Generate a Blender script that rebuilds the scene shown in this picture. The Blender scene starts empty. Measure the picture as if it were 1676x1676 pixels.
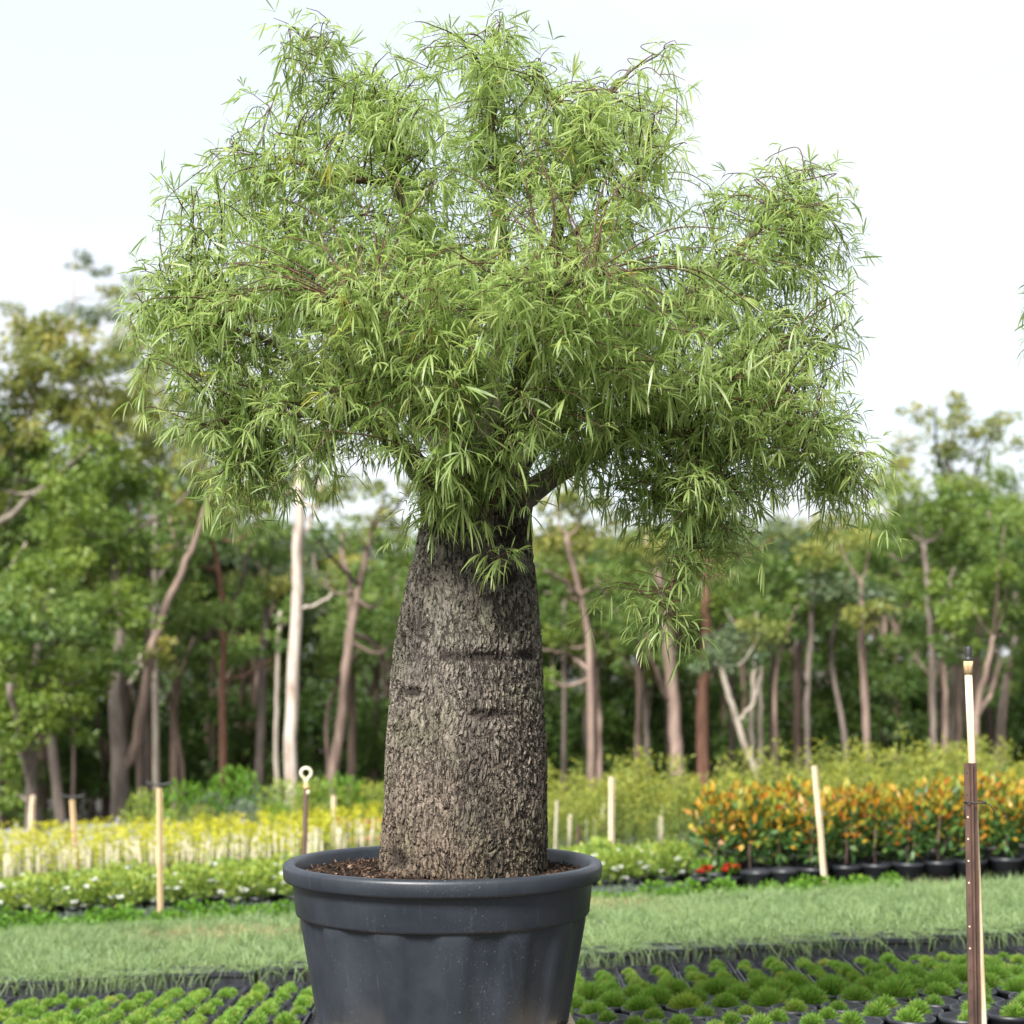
import bpy, math, random
import numpy as np
from mathutils import Vector

# ------------------------------------------------------------------ scene, camera, sky, sun
SC = bpy.context.scene
COL = SC.collection
R = math.radians
rng = np.random.default_rng(11)
random.seed(11)
F = 2857.0                      # focal length in picture pixels (1676 wide)
CAMZ = 1.5

cam_d = bpy.data.cameras.new('camera')
cam = bpy.data.objects.new('camera', cam_d)
COL.objects.link(cam)
cam.location = (0, 0, CAMZ)
cam.rotation_euler = (R(90), 0, 0)
cam_d.sensor_width = 36
cam_d.lens = F / 1676 * 36
cam_d.shift_y = 237 / 1676
cam_d.clip_end = 4000
cam_d.dof.use_dof = True
cam_d.dof.focus_distance = 5.45
cam_d.dof.aperture_fstop = 2.9
SC.camera = cam

SUN_EL, SUN_AZ = 43, 207        # azimuth measured from +Y clockwise
W = bpy.data.worlds.new('World')
SC.world = W
W.use_nodes = True
nt = W.node_tree
nt.nodes.clear()
out = nt.nodes.new('ShaderNodeOutputWorld')
bg = nt.nodes.new('ShaderNodeBackground')
sky = nt.nodes.new('ShaderNodeTexSky')
sky.sky_type = 'NISHITA'
sky.sun_disc = False
sky.sun_elevation = R(SUN_EL)
sky.sun_rotation = R(SUN_AZ)
sky.air_density = 1.0
sky.dust_density = 2.0
tc = nt.nodes.new('ShaderNodeTexCoord')
mp = nt.nodes.new('ShaderNodeMapping')
mp.inputs['Scale'].default_value = (1.6, 1.6, 4.0)
mp.inputs['Location'].default_value = (0.35, 0.1, 0.2)
nz = nt.nodes.new('ShaderNodeTexNoise')
nz.inputs['Scale'].default_value = 1.7
nz.inputs['Detail'].default_value = 4
nz.inputs['Roughness'].default_value = 0.5
rp = nt.nodes.new('ShaderNodeValToRGB')
rp.color_ramp.elements[0].position = 0.40
rp.color_ramp.elements[0].color = (0.76, 0.76, 0.76, 1)
rp.color_ramp.elements[1].position = 0.60
rp.color_ramp.elements[1].color = (1, 1, 1, 1)
mx = nt.nodes.new('ShaderNodeMix')
mx.data_type = 'RGBA'
mx.inputs['B'].default_value = (3.02, 3.10, 3.22, 1)       # thin bright cloud
nt.links.new(tc.outputs['Generated'], mp.inputs['Vector'])
nt.links.new(mp.outputs['Vector'], nz.inputs['Vector'])
nt.links.new(nz.outputs['Fac'], rp.inputs['Fac'])
nt.links.new(rp.outputs['Color'], mx.inputs['Factor'])
nt.links.new(sky.outputs['Color'], mx.inputs['A'])
nt.links.new(mx.outputs['Result'], bg.inputs['Color'])
nt.links.new(bg.outputs['Background'], out.inputs['Surface'])
bg.inputs['Strength'].default_value = 0.10

sd = bpy.data.lights.new('sun', 'SUN')
sd.energy = 3.0
sd.angle = R(18)
sd.color = (1.0, 0.975, 0.945)
sun = bpy.data.objects.new('sun', sd)
COL.objects.link(sun)
az, el = R(SUN_AZ), R(SUN_EL)
to_sun = Vector((math.sin(az) * math.cos(el), math.cos(az) * math.cos(el), math.sin(el)))
sun.rotation_euler = to_sun.to_track_quat('Z', 'Y').to_euler()

SC.view_settings.view_transform = 'Standard'
SC.view_settings.look = 'None'
SC.view_settings.exposure = 1.8
SC.view_settings.gamma = 1
SC.view_settings.use_curve_mapping = False
SC.render.engine = 'CYCLES'
SC.cycles.use_denoising = True
SC.cycles.max_bounces = 8
SC.cycles.transparent_max_bounces = 8


# ------------------------------------------------------------------ helpers
def gz(X, Y):
    """ground height: the nursery falls away from the camera and rises to the right"""
    X = np.asarray(X, float)
    Y = np.asarray(Y, float)
    return -0.06 * (np.clip(Y, 5, 75) - 5) + 0.05 * np.clip(X, -14, 14)


def G(X, Y):
    return float(gz(X, Y))


def P(x, y, Y):
    """a point at depth Y that stands at picture position x, y"""
    return np.array([(x - 838) * Y / F, Y, CAMZ + (1075 - y) * Y / F])


class Geo:
    def __init__(self):
        self.V, self.Q, self.T, self.A, self.n = [], [], [], [], 0

    def add(self, V, Q=None, T=None, a=0.5):
        V = np.asarray(V, float).reshape(-1, 3)
        if Q is not None and len(Q):
            self.Q.append(np.asarray(Q, int).reshape(-1, 4) + self.n)
        if T is not None and len(T):
            self.T.append(np.asarray(T, int).reshape(-1, 3) + self.n)
        self.V.append(V)
        self.A.append(np.full(len(V), a) if np.isscalar(a) else np.asarray(a, float))
        self.n += len(V)
        return self

    def mesh(self, name, mat, smooth=True):
        V = np.concatenate(self.V)
        Q = np.concatenate(self.Q) if self.Q else np.zeros((0, 4), int)
        T = np.concatenate(self.T) if self.T else np.zeros((0, 3), int)
        A = np.concatenate(self.A)
        me = bpy.data.meshes.new(name)
        me.vertices.add(len(V))
        me.vertices.foreach_set('co', V.astype(np.float32).ravel())
        nl = Q.size + T.size
        me.loops.add(nl)
        me.loops.foreach_set('vertex_index', np.concatenate([Q.ravel(), T.ravel()]).astype(np.int32))
        npoly = len(Q) + len(T)
        me.polygons.add(npoly)
        st = np.concatenate([np.arange(len(Q)) * 4, Q.size + np.arange(len(T)) * 3]).astype(np.int32)
        me.polygons.foreach_set('loop_start', st)
        me.polygons.foreach_set('use_smooth', np.full(npoly, smooth))
        at = me.attributes.new('tint', 'FLOAT', 'POINT')
        at.data.foreach_set('value', A.astype(np.float32))
        me.update(calc_edges=True)
        if mat:
            me.materials.append(mat)
        return me

    def obj(self, name, mat, parent=None, smooth=True):
        o = bpy.data.objects.new(name, self.mesh(name, mat, smooth))
        COL.objects.link(o)
        if parent is not None:
            o.parent = parent
        return o


def tag(o, label=None, cat=None, group=None, kind=None):
    if label:
        o['label'] = label
    if cat:
        o['category'] = cat
    if group:
        o['group'] = group
    if kind:
        o['kind'] = kind
    return o


def thing(name, label, cat, loc=(0, 0, 0), group=None, rz=0.0):
    o = bpy.data.objects.new(name, None)
    o.empty_display_size = 0.05
    COL.objects.link(o)
    o.location = loc
    o.rotation_euler = (0, 0, rz)
    return tag(o, label, cat, group)


def dup(root, loc, rz=0.0, sc=1.0, label=None, group=None):
    r = root.copy()
    COL.objects.link(r)
    r.location = loc
    r.rotation_euler = (0, 0, rz)
    r.scale = (sc, sc, sc)
    if label:
        r['label'] = label
    if group:
        r['group'] = group
    for ch in root.children:
        c = ch.copy()
        COL.objects.link(c)
        c.parent = r
        for g in ch.children:
            d = g.copy()
            COL.objects.link(d)
            d.parent = c
    return r


def tube(pts, rad, n=8, cap=True):
    pts = np.asarray(pts, float)
    m = len(pts)
    rad = np.broadcast_to(np.asarray(rad, float), (m,))
    t = np.gradient(pts, axis=0)
    t /= np.linalg.norm(t, axis=1, keepdims=True) + 1e-9
    ref = np.array([0, 1.0, 0]) if abs(t[:, 1]).mean() < 0.8 else np.array([1.0, 0, 0])
    s = np.cross(t, ref)
    s /= np.linalg.norm(s, axis=1, keepdims=True) + 1e-9
    b = np.cross(t, s)
    a = np.arange(n) / n * 2 * np.pi
    V = pts[:, None, :] + rad[:, None, None] * (np.cos(a)[None, :, None] * s[:, None, :] + np.sin(a)[None, :, None] * b[:, None, :])
    i = np.arange(m - 1)[:, None] * n
    j = np.arange(n)[None, :]
    k = (j + 1) % n
    Q = np.stack([i + j, i + k, i + n + k, i + n + j], -1).reshape(-1, 4)
    V = V.reshape(-1, 3)
    T = None
    if cap:
        V = np.vstack([V, pts[0], pts[-1]])
        T = np.vstack([np.stack([np.full(n, m * n), (np.arange(n) + 1) % n, np.arange(n)], 1),
                       np.stack([np.full(n, m * n + 1), (m - 1) * n + np.arange(n), (m - 1) * n + (np.arange(n) + 1) % n], 1)])
    return V, Q, T


def lathe(prof, n=48, c=(0, 0, 0), closed=False):
    prof = np.asarray(prof, float)
    a = np.arange(n) / n * 2 * np.pi
    m = len(prof)
    V = np.stack([prof[:, None, 0] * np.cos(a), prof[:, None, 0] * np.sin(a), np.repeat(prof[:, 1:2], n, 1)], -1).reshape(-1, 3) + np.asarray(c)
    i = np.arange(m - 1)[:, None] * n
    j = np.arange(n)[None, :]
    k = (j + 1) % n
    Q = np.stack([i + j, i + k, i + n + k, i + n + j], -1).reshape(-1, 4)
    return V, Q


def box(x0, x1, y0, y1, z0, z1):
    V = np.array([[x, y, z] for z in (z0, z1) for y in (y0, y1) for x in (x0, x1)], float)
    Q = [[0, 2, 3, 1], [4, 5, 7, 6], [0, 1, 5, 4], [2, 6, 7, 3], [0, 4, 6, 2], [1, 3, 7, 5]]
    return V, Q


def unit(v):
    return v / (np.linalg.norm(v, axis=-1, keepdims=True) + 1e-9)


def spline(pts, k=6):
    """Catmull-Rom through control points"""
    p = np.asarray(pts, float)
    if len(p) < 3:
        t = np.linspace(0, 1, k + 1)[:, None]
        return p[0] * (1 - t) + p[-1] * t
    q = np.vstack([2 * p[0] - p[1], p, 2 * p[-1] - p[-2]])
    o = []
    for i in range(1, len(q) - 2):
        t = np.linspace(0, 1, k, endpoint=False)[:, None]
        o.append(0.5 * (2 * q[i] + (q[i + 1] - q[i - 1]) * t + (2 * q[i - 1] - 5 * q[i] + 4 * q[i + 1] - q[i + 2]) * t ** 2
                        + (-q[i - 1] + 3 * q[i] - 3 * q[i + 1] + q[i + 2]) * t ** 3))
    o.append(p[-1:])
    return np.vstack(o)


def leaflets(geo, o, d, L, w, droop, a, roll=None, secs=(0.0, 0.28, 0.6, 0.84), prof=(0.22, 0.9, 1.0, 0.6)):
    """drooping lance leaflets: o origin, d direction, L length, w width (arrays)"""
    N = len(o)
    d = unit(d)
    up = np.tile([0, 0, 1.0], (N, 1))
    s = np.cross(d, up) + rng.normal(0, 0.05, (N, 3))
    s = unit(s)
    if roll is not None:
        n = np.cross(s, d)
        s = s * np.cos(roll)[:, None] + n * np.sin(roll)[:, None]
    g = np.array([0, 0, -1.0])
    pts = []
    for t in list(secs) + [1.0]:
        kk = (droop * t * t)[:, None]
        p = o + (d * t * (1 - 0.35 * kk) + g * kk * 0.75) * L[:, None]
        pts.append(p)
    V = []
    for i, f in enumerate(prof):
        V.append(pts[i] - s * (w * f * 0.5)[:, None])
        V.append(pts[i] + s * (w * f * 0.5)[:, None])
    V.append(pts[-1])
    m = len(prof)
    V = np.stack(V, 1)
    nv = 2 * m + 1
    base = (np.arange(N) * nv)[:, None]
    Q = np.concatenate([base + np.array([[2 * i, 2 * i + 1, 2 * i + 3, 2 * i + 2]]) for i in range(m - 1)], 0)
    T = base + np.array([[2 * m - 2, 2 * m - 1, 2 * m]])
    geo.add(V.reshape(-1, 3), Q, T, np.repeat(a, nv))
    return geo


def cards(geo, o, d, L, w, a):
    """small pointed leaves, one folded quad each"""
    N = len(o)
    d = unit(d)
    s = unit(np.cross(d, rng.normal(0, 1, (N, 3))))
    V = np.stack([o, o + d * (L * 0.45)[:, None] + s * (w * 0.5)[:, None], o + d * L[:, None], o + d * (L * 0.45)[:, None] - s * (w * 0.5)[:, None]], 1)
    geo.add(V.reshape(-1, 3), (np.arange(N) * 4)[:, None] + np.arange(4)[None], None, np.repeat(a, 4))


def blades(geo, o, d, L, w, bend, a):
    """thin grass blades, a quad and a tip triangle each"""
    N = len(o)
    d = unit(d)
    s = unit(np.cross(d, rng.normal(0, 1, (N, 3))))
    g = np.array([0, 0, -1.0])
    m = o + d * (L * 0.55)[:, None] + g * (bend * L * 0.2)[:, None]
    t = o + d * (L * 0.95)[:, None] + g * (bend * L * 0.75)[:, None]
    V = np.stack([o - s * (w * 0.5)[:, None], o + s * (w * 0.5)[:, None], m + s * (w * 0.42)[:, None], m - s * (w * 0.42)[:, None], t], 1)
    b = (np.arange(N) * 5)[:, None]
    geo.add(V.reshape(-1, 3), b + np.array([[0, 1, 2, 3]]), b + np.array([[3, 2, 4]]), np.repeat(a, 5))


def ball(n, shell=0.0):
    v = unit(rng.normal(0, 1, (n, 3)))
    r = (shell ** 3 + (1 - shell ** 3) * rng.random(n)) ** (1 / 3)
    return v * r[:, None]


# ------------------------------------------------------------------ materials
def new_mat(name):
    m = bpy.data.materials.new(name)
    m.use_nodes = True
    t = m.node_tree
    b = t.nodes['Principled BSDF']
    return m, t, b


def N(t, kind, **kw):
    n = t.nodes.new(kind)
    for k, v in kw.items():
        if k in n.inputs.keys():
            n.inputs[k].default_value = v
        else:
            setattr(n, k, v)
    return n


def ramp(t, stops):
    r = t.nodes.new('ShaderNodeValToRGB')
    e = r.color_ramp.elements
    while len(e) < len(stops):
        e.new(0.5)
    for x, (p, c) in zip(e, stops):
        x.position = p
        x.color = (c, c, c, 1) if np.isscalar(c) else (*c, 1)
    return r


def leaf_mat(name, stops, rough=0.45, trans=0.35, spec=0.5, tcol=1.25):
    """leaf whose colour follows the leaf's own tint value; light also passes through it"""
    m, t, b = new_mat(name)
    at = N(t, 'ShaderNodeAttribute', attribute_name='tint')
    rp = ramp(t, stops)
    t.links.new(at.outputs['Fac'], rp.inputs['Fac'])
    t.links.new(rp.outputs['Color'], b.inputs['Base Color'])
    b.inputs['Roughness'].default_value = rough
    b.inputs['Specular IOR Level'].default_value = spec
    tr = N(t, 'ShaderNodeBsdfTranslucent')
    hs = N(t, 'ShaderNodeHueSaturation', Saturation=1.1, Value=tcol, Hue=0.497)
    t.links.new(rp.outputs['Color'], hs.inputs['Color'])
    t.links.new(hs.outputs['Color'], tr.inputs['Color'])
    ms = N(t, 'ShaderNodeMixShader', Fac=trans)
    t.links.new(b.outputs[0], ms.inputs[1])
    t.links.new(tr.outputs[0], ms.inputs[2])
    t.links.new(ms.outputs[0], t.nodes['Material Output'].inputs['Surface'])
    return m


def plain(name, c0, c1, scale=8.0, rough=0.7, stretch=(1, 1, 1), bump=0.0, spec=0.4, metal=0.0, detail=5, lo=0.35, hi=0.65):
    m, t, b = new_mat(name)
    tcn = N(t, 'ShaderNodeTexCoord')
    mpn = N(t, 'ShaderNodeMapping', Scale=stretch)
    nzn = N(t, 'ShaderNodeTexNoise', Scale=scale, Detail=detail, Roughness=0.6)
    rp = ramp(t, [(lo, c0), (hi, c1)])
    t.links.new(tcn.outputs['Object'], mpn.inputs['Vector'])
    t.links.new(mpn.outputs['Vector'], nzn.inputs['Vector'])
    t.links.new(nzn.outputs['Fac'], rp.inputs['Fac'])
    t.links.new(rp.outputs['Color'], b.inputs['Base Color'])
    b.inputs['Roughness'].default_value = rough
    b.inputs['Specular IOR Level'].default_value = spec
    b.inputs['Metallic'].default_value = metal
    if bump:
        bn = N(t, 'ShaderNodeBump', Strength=bump, Distance=0.02)
        t.links.new(nzn.outputs['Fac'], bn.inputs['Height'])
        t.links.new(bn.outputs['Normal'], b.inputs['Normal'])
    return m


PX = 5.78 / F                    # metres per picture pixel at the big pot
YT = 5.78
TX, TZ0 = (756 - 838) * PX, 0.78   # foot of the bottle tree's trunk


def zpx(y):
    return CAMZ + (1075 - y) * PX


def bark_mat():
    m, t, b = new_mat('bottle_tree_bark')
    m.displacement_method = 'BOTH'
    L = t.links.new
    tcn = N(t, 'ShaderNodeTexCoord')
    sep = N(t, 'ShaderNodeSeparateXYZ')
    L(tcn.outputs['Object'], sep.inputs[0])
    # plates get smaller and the cracks shallower up the trunk
    hgt = N(t, 'ShaderNodeMapRange')
    hgt.inputs['From Min'].default_value = 0.0
    hgt.inputs['From Max'].default_value = 1.15
    L(sep.outputs['Z'], hgt.inputs['Value'])
    wob = N(t, 'ShaderNodeTexNoise', Scale=9.0, Detail=3)
    L(tcn.outputs['Object'], wob.inputs['Vector'])
    off = N(t, 'ShaderNodeVectorMath', operation='MULTIPLY_ADD')
    off.inputs[1].default_value = (0.05, 0.05, 0.09)
    L(wob.outputs['Color'], off.inputs[0])
    L(tcn.outputs['Object'], off.inputs[2])
    st = N(t, 'ShaderNodeMapping', Scale=(74, 74, 24))
    L(off.outputs[0], st.inputs['Vector'])
    v1 = N(t, 'ShaderNodeTexVoronoi', feature='DISTANCE_TO_EDGE', Scale=1.0, Randomness=1.0)
    L(st.outputs[0], v1.inputs['Vector'])
    v1f = N(t, 'ShaderNodeTexVoronoi', feature='F1', Scale=1.0, Randomness=1.0)
    L(st.outputs[0], v1f.inputs['Vector'])
    crack = ramp(t, [(0.06, 0.0), (0.22, 1.0)])
    L(v1.outputs['Distance'], crack.inputs['Fac'])
    # which plates have fallen: scattered deep dark pits, fewer near the top
    st2 = N(t, 'ShaderNodeMapping', Scale=(112, 112, 32))
    L(off.outputs[0], st2.inputs['Vector'])
    n2 = N(t, 'ShaderNodeTexNoise', Scale=0.8, Detail=3, Roughness=0.6)
    L(st2.outputs[0], n2.inputs['Vector'])
    big = N(t, 'ShaderNodeTexNoise', Scale=5.0, Detail=3)
    L(tcn.outputs['Object'], big.inputs['Vector'])
    sm = N(t, 'ShaderNodeMath', operation='MULTIPLY_ADD')
    sm.inputs[1].default_value = 0.28
    L(big.outputs['Fac'], sm.inputs[0])
    L(n2.outputs['Fac'], sm.inputs[2])
    sm2 = N(t, 'ShaderNodeMath', operation='MULTIPLY_ADD')
    sm2.inputs[1].default_value = 0.06
    L(hgt.outputs[0], sm2.inputs[0])
    L(sm.outputs[0], sm2.inputs[2])
    extra = None
    for (x, y, hw, hh) in ((832, 1005, 44, 60), (838, 1160, 52, 46), (852, 1250, 40, 90), (690, 1030, 60, 28), (770, 1072, 110, 18), (640, 1300, 24, 110)):
        zz = zpx(y) - TZ0
        rr = trunk_r(zz)
        dx = np.clip(((x - 838) * PX - trunk_c(zz) - TX) / rr, -0.97, 0.97)
        q = N(t, 'ShaderNodeVectorMath', operation='SUBTRACT')
        q.inputs[1].default_value = (trunk_c(zz) + dx * rr, -math.sqrt(1 - dx * dx) * rr, zz)
        L(tcn.outputs['Object'], q.inputs[0])
        k = N(t, 'ShaderNodeVectorMath', operation='MULTIPLY')
        k.inputs[1].default_value = (1 / (hw * PX), 1 / (hw * PX), 1 / (hh * PX))
        L(q.outputs[0], k.inputs[0])
        ln = N(t, 'ShaderNodeVectorMath', operation='LENGTH')
        L(k.outputs[0], ln.inputs[0])
        mr = N(t, 'ShaderNodeMapRange', clamp=True)
        mr.inputs['From Min'].default_value = 1.5
        mr.inputs['From Max'].default_value = 0.2
        mr.inputs['To Max'].default_value = 0.075
        L(ln.outputs['Value'], mr.inputs['Value'])
        if extra is None:
            extra = mr.outputs[0]
        else:
            ad = N(t, 'ShaderNodeMath', operation='MAXIMUM')
            L(extra, ad.inputs[0])
            L(mr.outputs[0], ad.inputs[1])
            extra = ad.outputs[0]
    sm3 = N(t, 'ShaderNodeMath', operation='ADD')
    L(sm2.outputs[0], sm3.inputs[0])
    L(extra, sm3.inputs[1])
    sm2 = sm3
    pit = ramp(t, [(0.695, 0.0), (0.735, 1.0)])
    L(sm2.outputs[0], pit.inputs['Fac'])
    fine = N(t, 'ShaderNodeTexNoise', Scale=170, Detail=4, Roughness=0.6)
    L(tcn.outputs['Object'], fine.inputs['Vector'])
    # horizontal scars where branches were lost: (z, angle, half height, half width, depth)
    scars = []
    for (x, y, hw, hh) in ((660, 1052, 15, 12), (790, 1076, 46, 8), (678, 1131, 26, 9), (862, 1072, 26, 10), (722, 868, 44, 15),
                           (842, 878, 40, 22), (832, 948, 40, 13), (800, 1165, 34, 8), (655, 1395, 28, 16), (700, 1428, 60, 8)):
        zz = zpx(y) - TZ0
        rr = trunk_r(zz)
        cx = trunk_c(zz)
        dx = np.clip(((x - 838) * PX - cx - TX) / rr, -0.97, 0.97)
        scars.append((cx + dx * rr, -math.sqrt(1 - dx * dx) * rr, zz, hw * PX, hh * PX))
    acc = None
    wob2 = N(t, 'ShaderNodeVectorMath', operation='MULTIPLY_ADD')
    wob2.inputs[1].default_value = (0.05, 0.05, 0.035)
    jn = N(t, 'ShaderNodeTexNoise', Scale=38, Detail=4, Roughness=0.7)
    L(tcn.outputs['Object'], jn.inputs['Vector'])
    jc = N(t, 'ShaderNodeVectorMath', operation='SUBTRACT')
    jc.inputs[1].default_value = (0.5, 0.5, 0.5)
    L(jn.outputs['Color'], jc.inputs[0])
    L(jc.outputs[0], wob2.inputs[0])
    L(tcn.outputs['Object'], wob2.inputs[2])
    for (x, y, z, hw, hh) in scars:
        s = N(t, 'ShaderNodeVectorMath', operation='SUBTRACT')
        s.inputs[1].default_value = (x, y, z)
        L(wob2.outputs[0], s.inputs[0])
        k = N(t, 'ShaderNodeVectorMath', operation='MULTIPLY')
        k.inputs[1].default_value = (1 / hw, 1 / hw, 1 / hh)
        L(s.outputs[0], k.inputs[0])
        ln = N(t, 'ShaderNodeVectorMath', operation='LENGTH')
        L(k.outputs[0], ln.inputs[0])
        mr = N(t, 'ShaderNodeMapRange', clamp=True)
        mr.inputs['From Min'].default_value = 1.35
        mr.inputs['From Max'].default_value = 0.6
        L(ln.outputs['Value'], mr.inputs['Value'])
        if acc is None:
            acc = mr.outputs[0]
        else:
            mxx = N(t, 'ShaderNodeMath', operation='MAXIMUM')
            L(acc, mxx.inputs[0])
            L(mr.outputs[0], mxx.inputs[1])
            acc = mxx.outputs[0]
    # weather stains running down
    stn = N(t, 'ShaderNodeMapping', Scale=(14, 14, 2.2))
    L(tcn.outputs['Object'], stn.inputs['Vector'])
    sn = N(t, 'ShaderNodeTexNoise', Scale=0.8, Detail=5, Roughness=0.65)
    L(stn.outputs[0], sn.inputs['Vector'])
    stain = ramp(t, [(0.48, 0.0), (0.64, 1.0)])
    L(sn.outputs['Fac'], stain.inputs['Fac'])
    # colours
    col = ramp(t, [(0.0, (0.165, 0.122, 0.083)), (0.3, (0.222, 0.184, 0.143)), (0.7, (0.215, 0.193, 0.16)), (1.0, (0.20, 0.188, 0.142))])
    L(hgt.outputs[0], col.inputs['Fac'])
    gn = N(t, 'ShaderNodeTexNoise', Scale=4.0, Detail=3)
    L(tcn.outputs['Object'], gn.inputs['Vector'])
    gr = ramp(t, [(0.48, 0.0), (0.68, 0.55)])
    L(gn.outputs['Fac'], gr.inputs['Fac'])
    m0 = N(t, 'ShaderNodeMix', data_type='RGBA')
    m0.inputs['B'].default_value = (0.145, 0.15, 0.082, 1)           # green algae film
    L(gr.outputs['Color'], m0.inputs['Factor'])
    L(col.outputs['Color'], m0.inputs['A'])
    m1 = N(t, 'ShaderNodeMix', data_type='RGBA', blend_type='MULTIPLY')
    m1.inputs['Factor'].default_value = 0.6
    fr = ramp(t, [(0.25, 0.45), (0.75, 1.45)])
    L(fine.outputs['Fac'], fr.inputs['Fac'])
    L(m0.outputs['Result'], m1.inputs['A'])
    L(fr.outputs['Color'], m1.inputs['B'])
    pv = N(t, 'ShaderNodeMix', data_type='RGBA', blend_type='MULTIPLY')
    pv.inputs['Factor'].default_value = 0.55
    pr = ramp(t, [(0.0, 0.55), (1.0, 1.35)])
    L(v1f.outputs['Color'], pr.inputs['Fac'])
    L(m1.outputs['Result'], pv.inputs['A'])
    L(pr.outputs['Color'], pv.inputs['B'])
    ms = N(t, 'ShaderNodeMix', data_type='RGBA')
    ms.inputs['B'].default_value = (0.062, 0.053, 0.045, 1)
    sf = N(t, 'ShaderNodeMath', operation='MULTIPLY')
    sf.inputs[1].default_value = 0.62
    L(stain.outputs['Color'], sf.inputs[0])
    L(sf.outputs[0], ms.inputs['Factor'])
    L(pv.outputs['Result'], ms.inputs['A'])
    # cracks and pits expose dark inner bark
    ck = N(t, 'ShaderNodeMath', operation='SUBTRACT')
    ck.inputs[0].default_value = 1.0
    L(crack.outputs['Color'], ck.inputs[1])
    brk = N(t, 'ShaderNodeTexNoise', Scale=30.0, Detail=3)
    L(tcn.outputs['Object'], brk.inputs['Vector'])
    brr = ramp(t, [(0.36, 0.45), (0.56, 1.0)])
    L(brk.outputs['Fac'], brr.inputs['Fac'])
    ckb = N(t, 'ShaderNodeMath', operation='MULTIPLY')
    L(ck.outputs[0], ckb.inputs[0])
    L(brr.outputs['Color'], ckb.inputs[1])
    ckm = N(t, 'ShaderNodeMath', operation='MULTIPLY')
    cks = N(t, 'ShaderNodeMapRange')
    cks.inputs['To Min'].default_value = 0.95
    cks.inputs['To Max'].default_value = 0.45
    L(hgt.outputs[0], cks.inputs['Value'])
    L(ckb.outputs[0], ckm.inputs[0])
    L(cks.outputs[0], ckm.inputs[1])
    dk = N(t, 'ShaderNodeMath', operation='MAXIMUM')
    L(ckm.outputs[0], dk.inputs[0])
    pm = N(t, 'ShaderNodeMath', operation='MULTIPLY')
    pm.inputs[1].default_value = 0.92
    L(pit.outputs['Color'], pm.inputs[0])
    L(pm.outputs[0], dk.inputs[1])
    dk2 = N(t, 'ShaderNodeMath', operation='MAXIMUM')
    L(dk.outputs[0], dk2.inputs[0])
    sc9 = N(t, 'ShaderNodeMath', operation='MULTIPLY')
    sc9.inputs[1].default_value = 0.93
    L(acc, sc9.inputs[0])
    L(sc9.outputs[0], dk2.inputs[1])
    mf = N(t, 'ShaderNodeMix', data_type='RGBA')
    mf.inputs['B'].default_value = (0.024, 0.018, 0.014, 1)
    L(dk2.outputs[0], mf.inputs['Factor'])
    L(ms.outputs['Result'], mf.inputs['A'])
    L(mf.outputs['Result'], b.inputs['Base Color'])
    b.inputs['Roughness'].default_value = 0.8
    b.inputs['Specular IOR Level'].default_value = 0.25
    # relief
    h1 = N(t, 'ShaderNodeMath', operation='MULTIPLY')
    L(dk.outputs[0], h1.inputs[0])
    h1.inputs[1].default_value = -1.0
    h2 = N(t, 'ShaderNodeMath', operation='MULTIPLY_ADD')
    h2.inputs[1].default_value = 0.5
    L(fine.outputs['Fac'], h2.inputs[0])
    L(h1.outputs[0], h2.inputs[2])
    h3 = N(t, 'ShaderNodeMath', operation='MULTIPLY_ADD')
    h3.inputs[1].default_value = -0.9
    L(acc, h3.inputs[0])
    L(h2.outputs[0], h3.inputs[2])
    dp = N(t, 'ShaderNodeDisplacement', Midlevel=0.0, Scale=0.0115)
    L(h3.outputs[0], dp.inputs['Height'])
    L(dp.outputs[0], t.nodes['Material Output'].inputs['Displacement'])
    return m


# trunk outline: picture rows with left and right edge
TR = np.array([(1450, 621, 891), (1400, 621, 893), (1300, 627, 893), (1200, 632, 890), (1100, 640, 886), (1000, 655, 881), (950, 667, 877),
               (900, 682, 870), (850, 690, 870), (800, 688, 874), (760, 700, 860)], float)
TRZ = zpx(TR[:, 0]) - TZ0
TRR = (TR[:, 2] - TR[:, 1]) / 2 * PX
TRC = ((TR[:, 2] + TR[:, 1]) / 2 - 756) * PX


def trunk_r(z):
    return float(np.interp(z, TRZ, TRR))


def trunk_c(z):
    return float(np.interp(z, TRZ, TRC))


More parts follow.
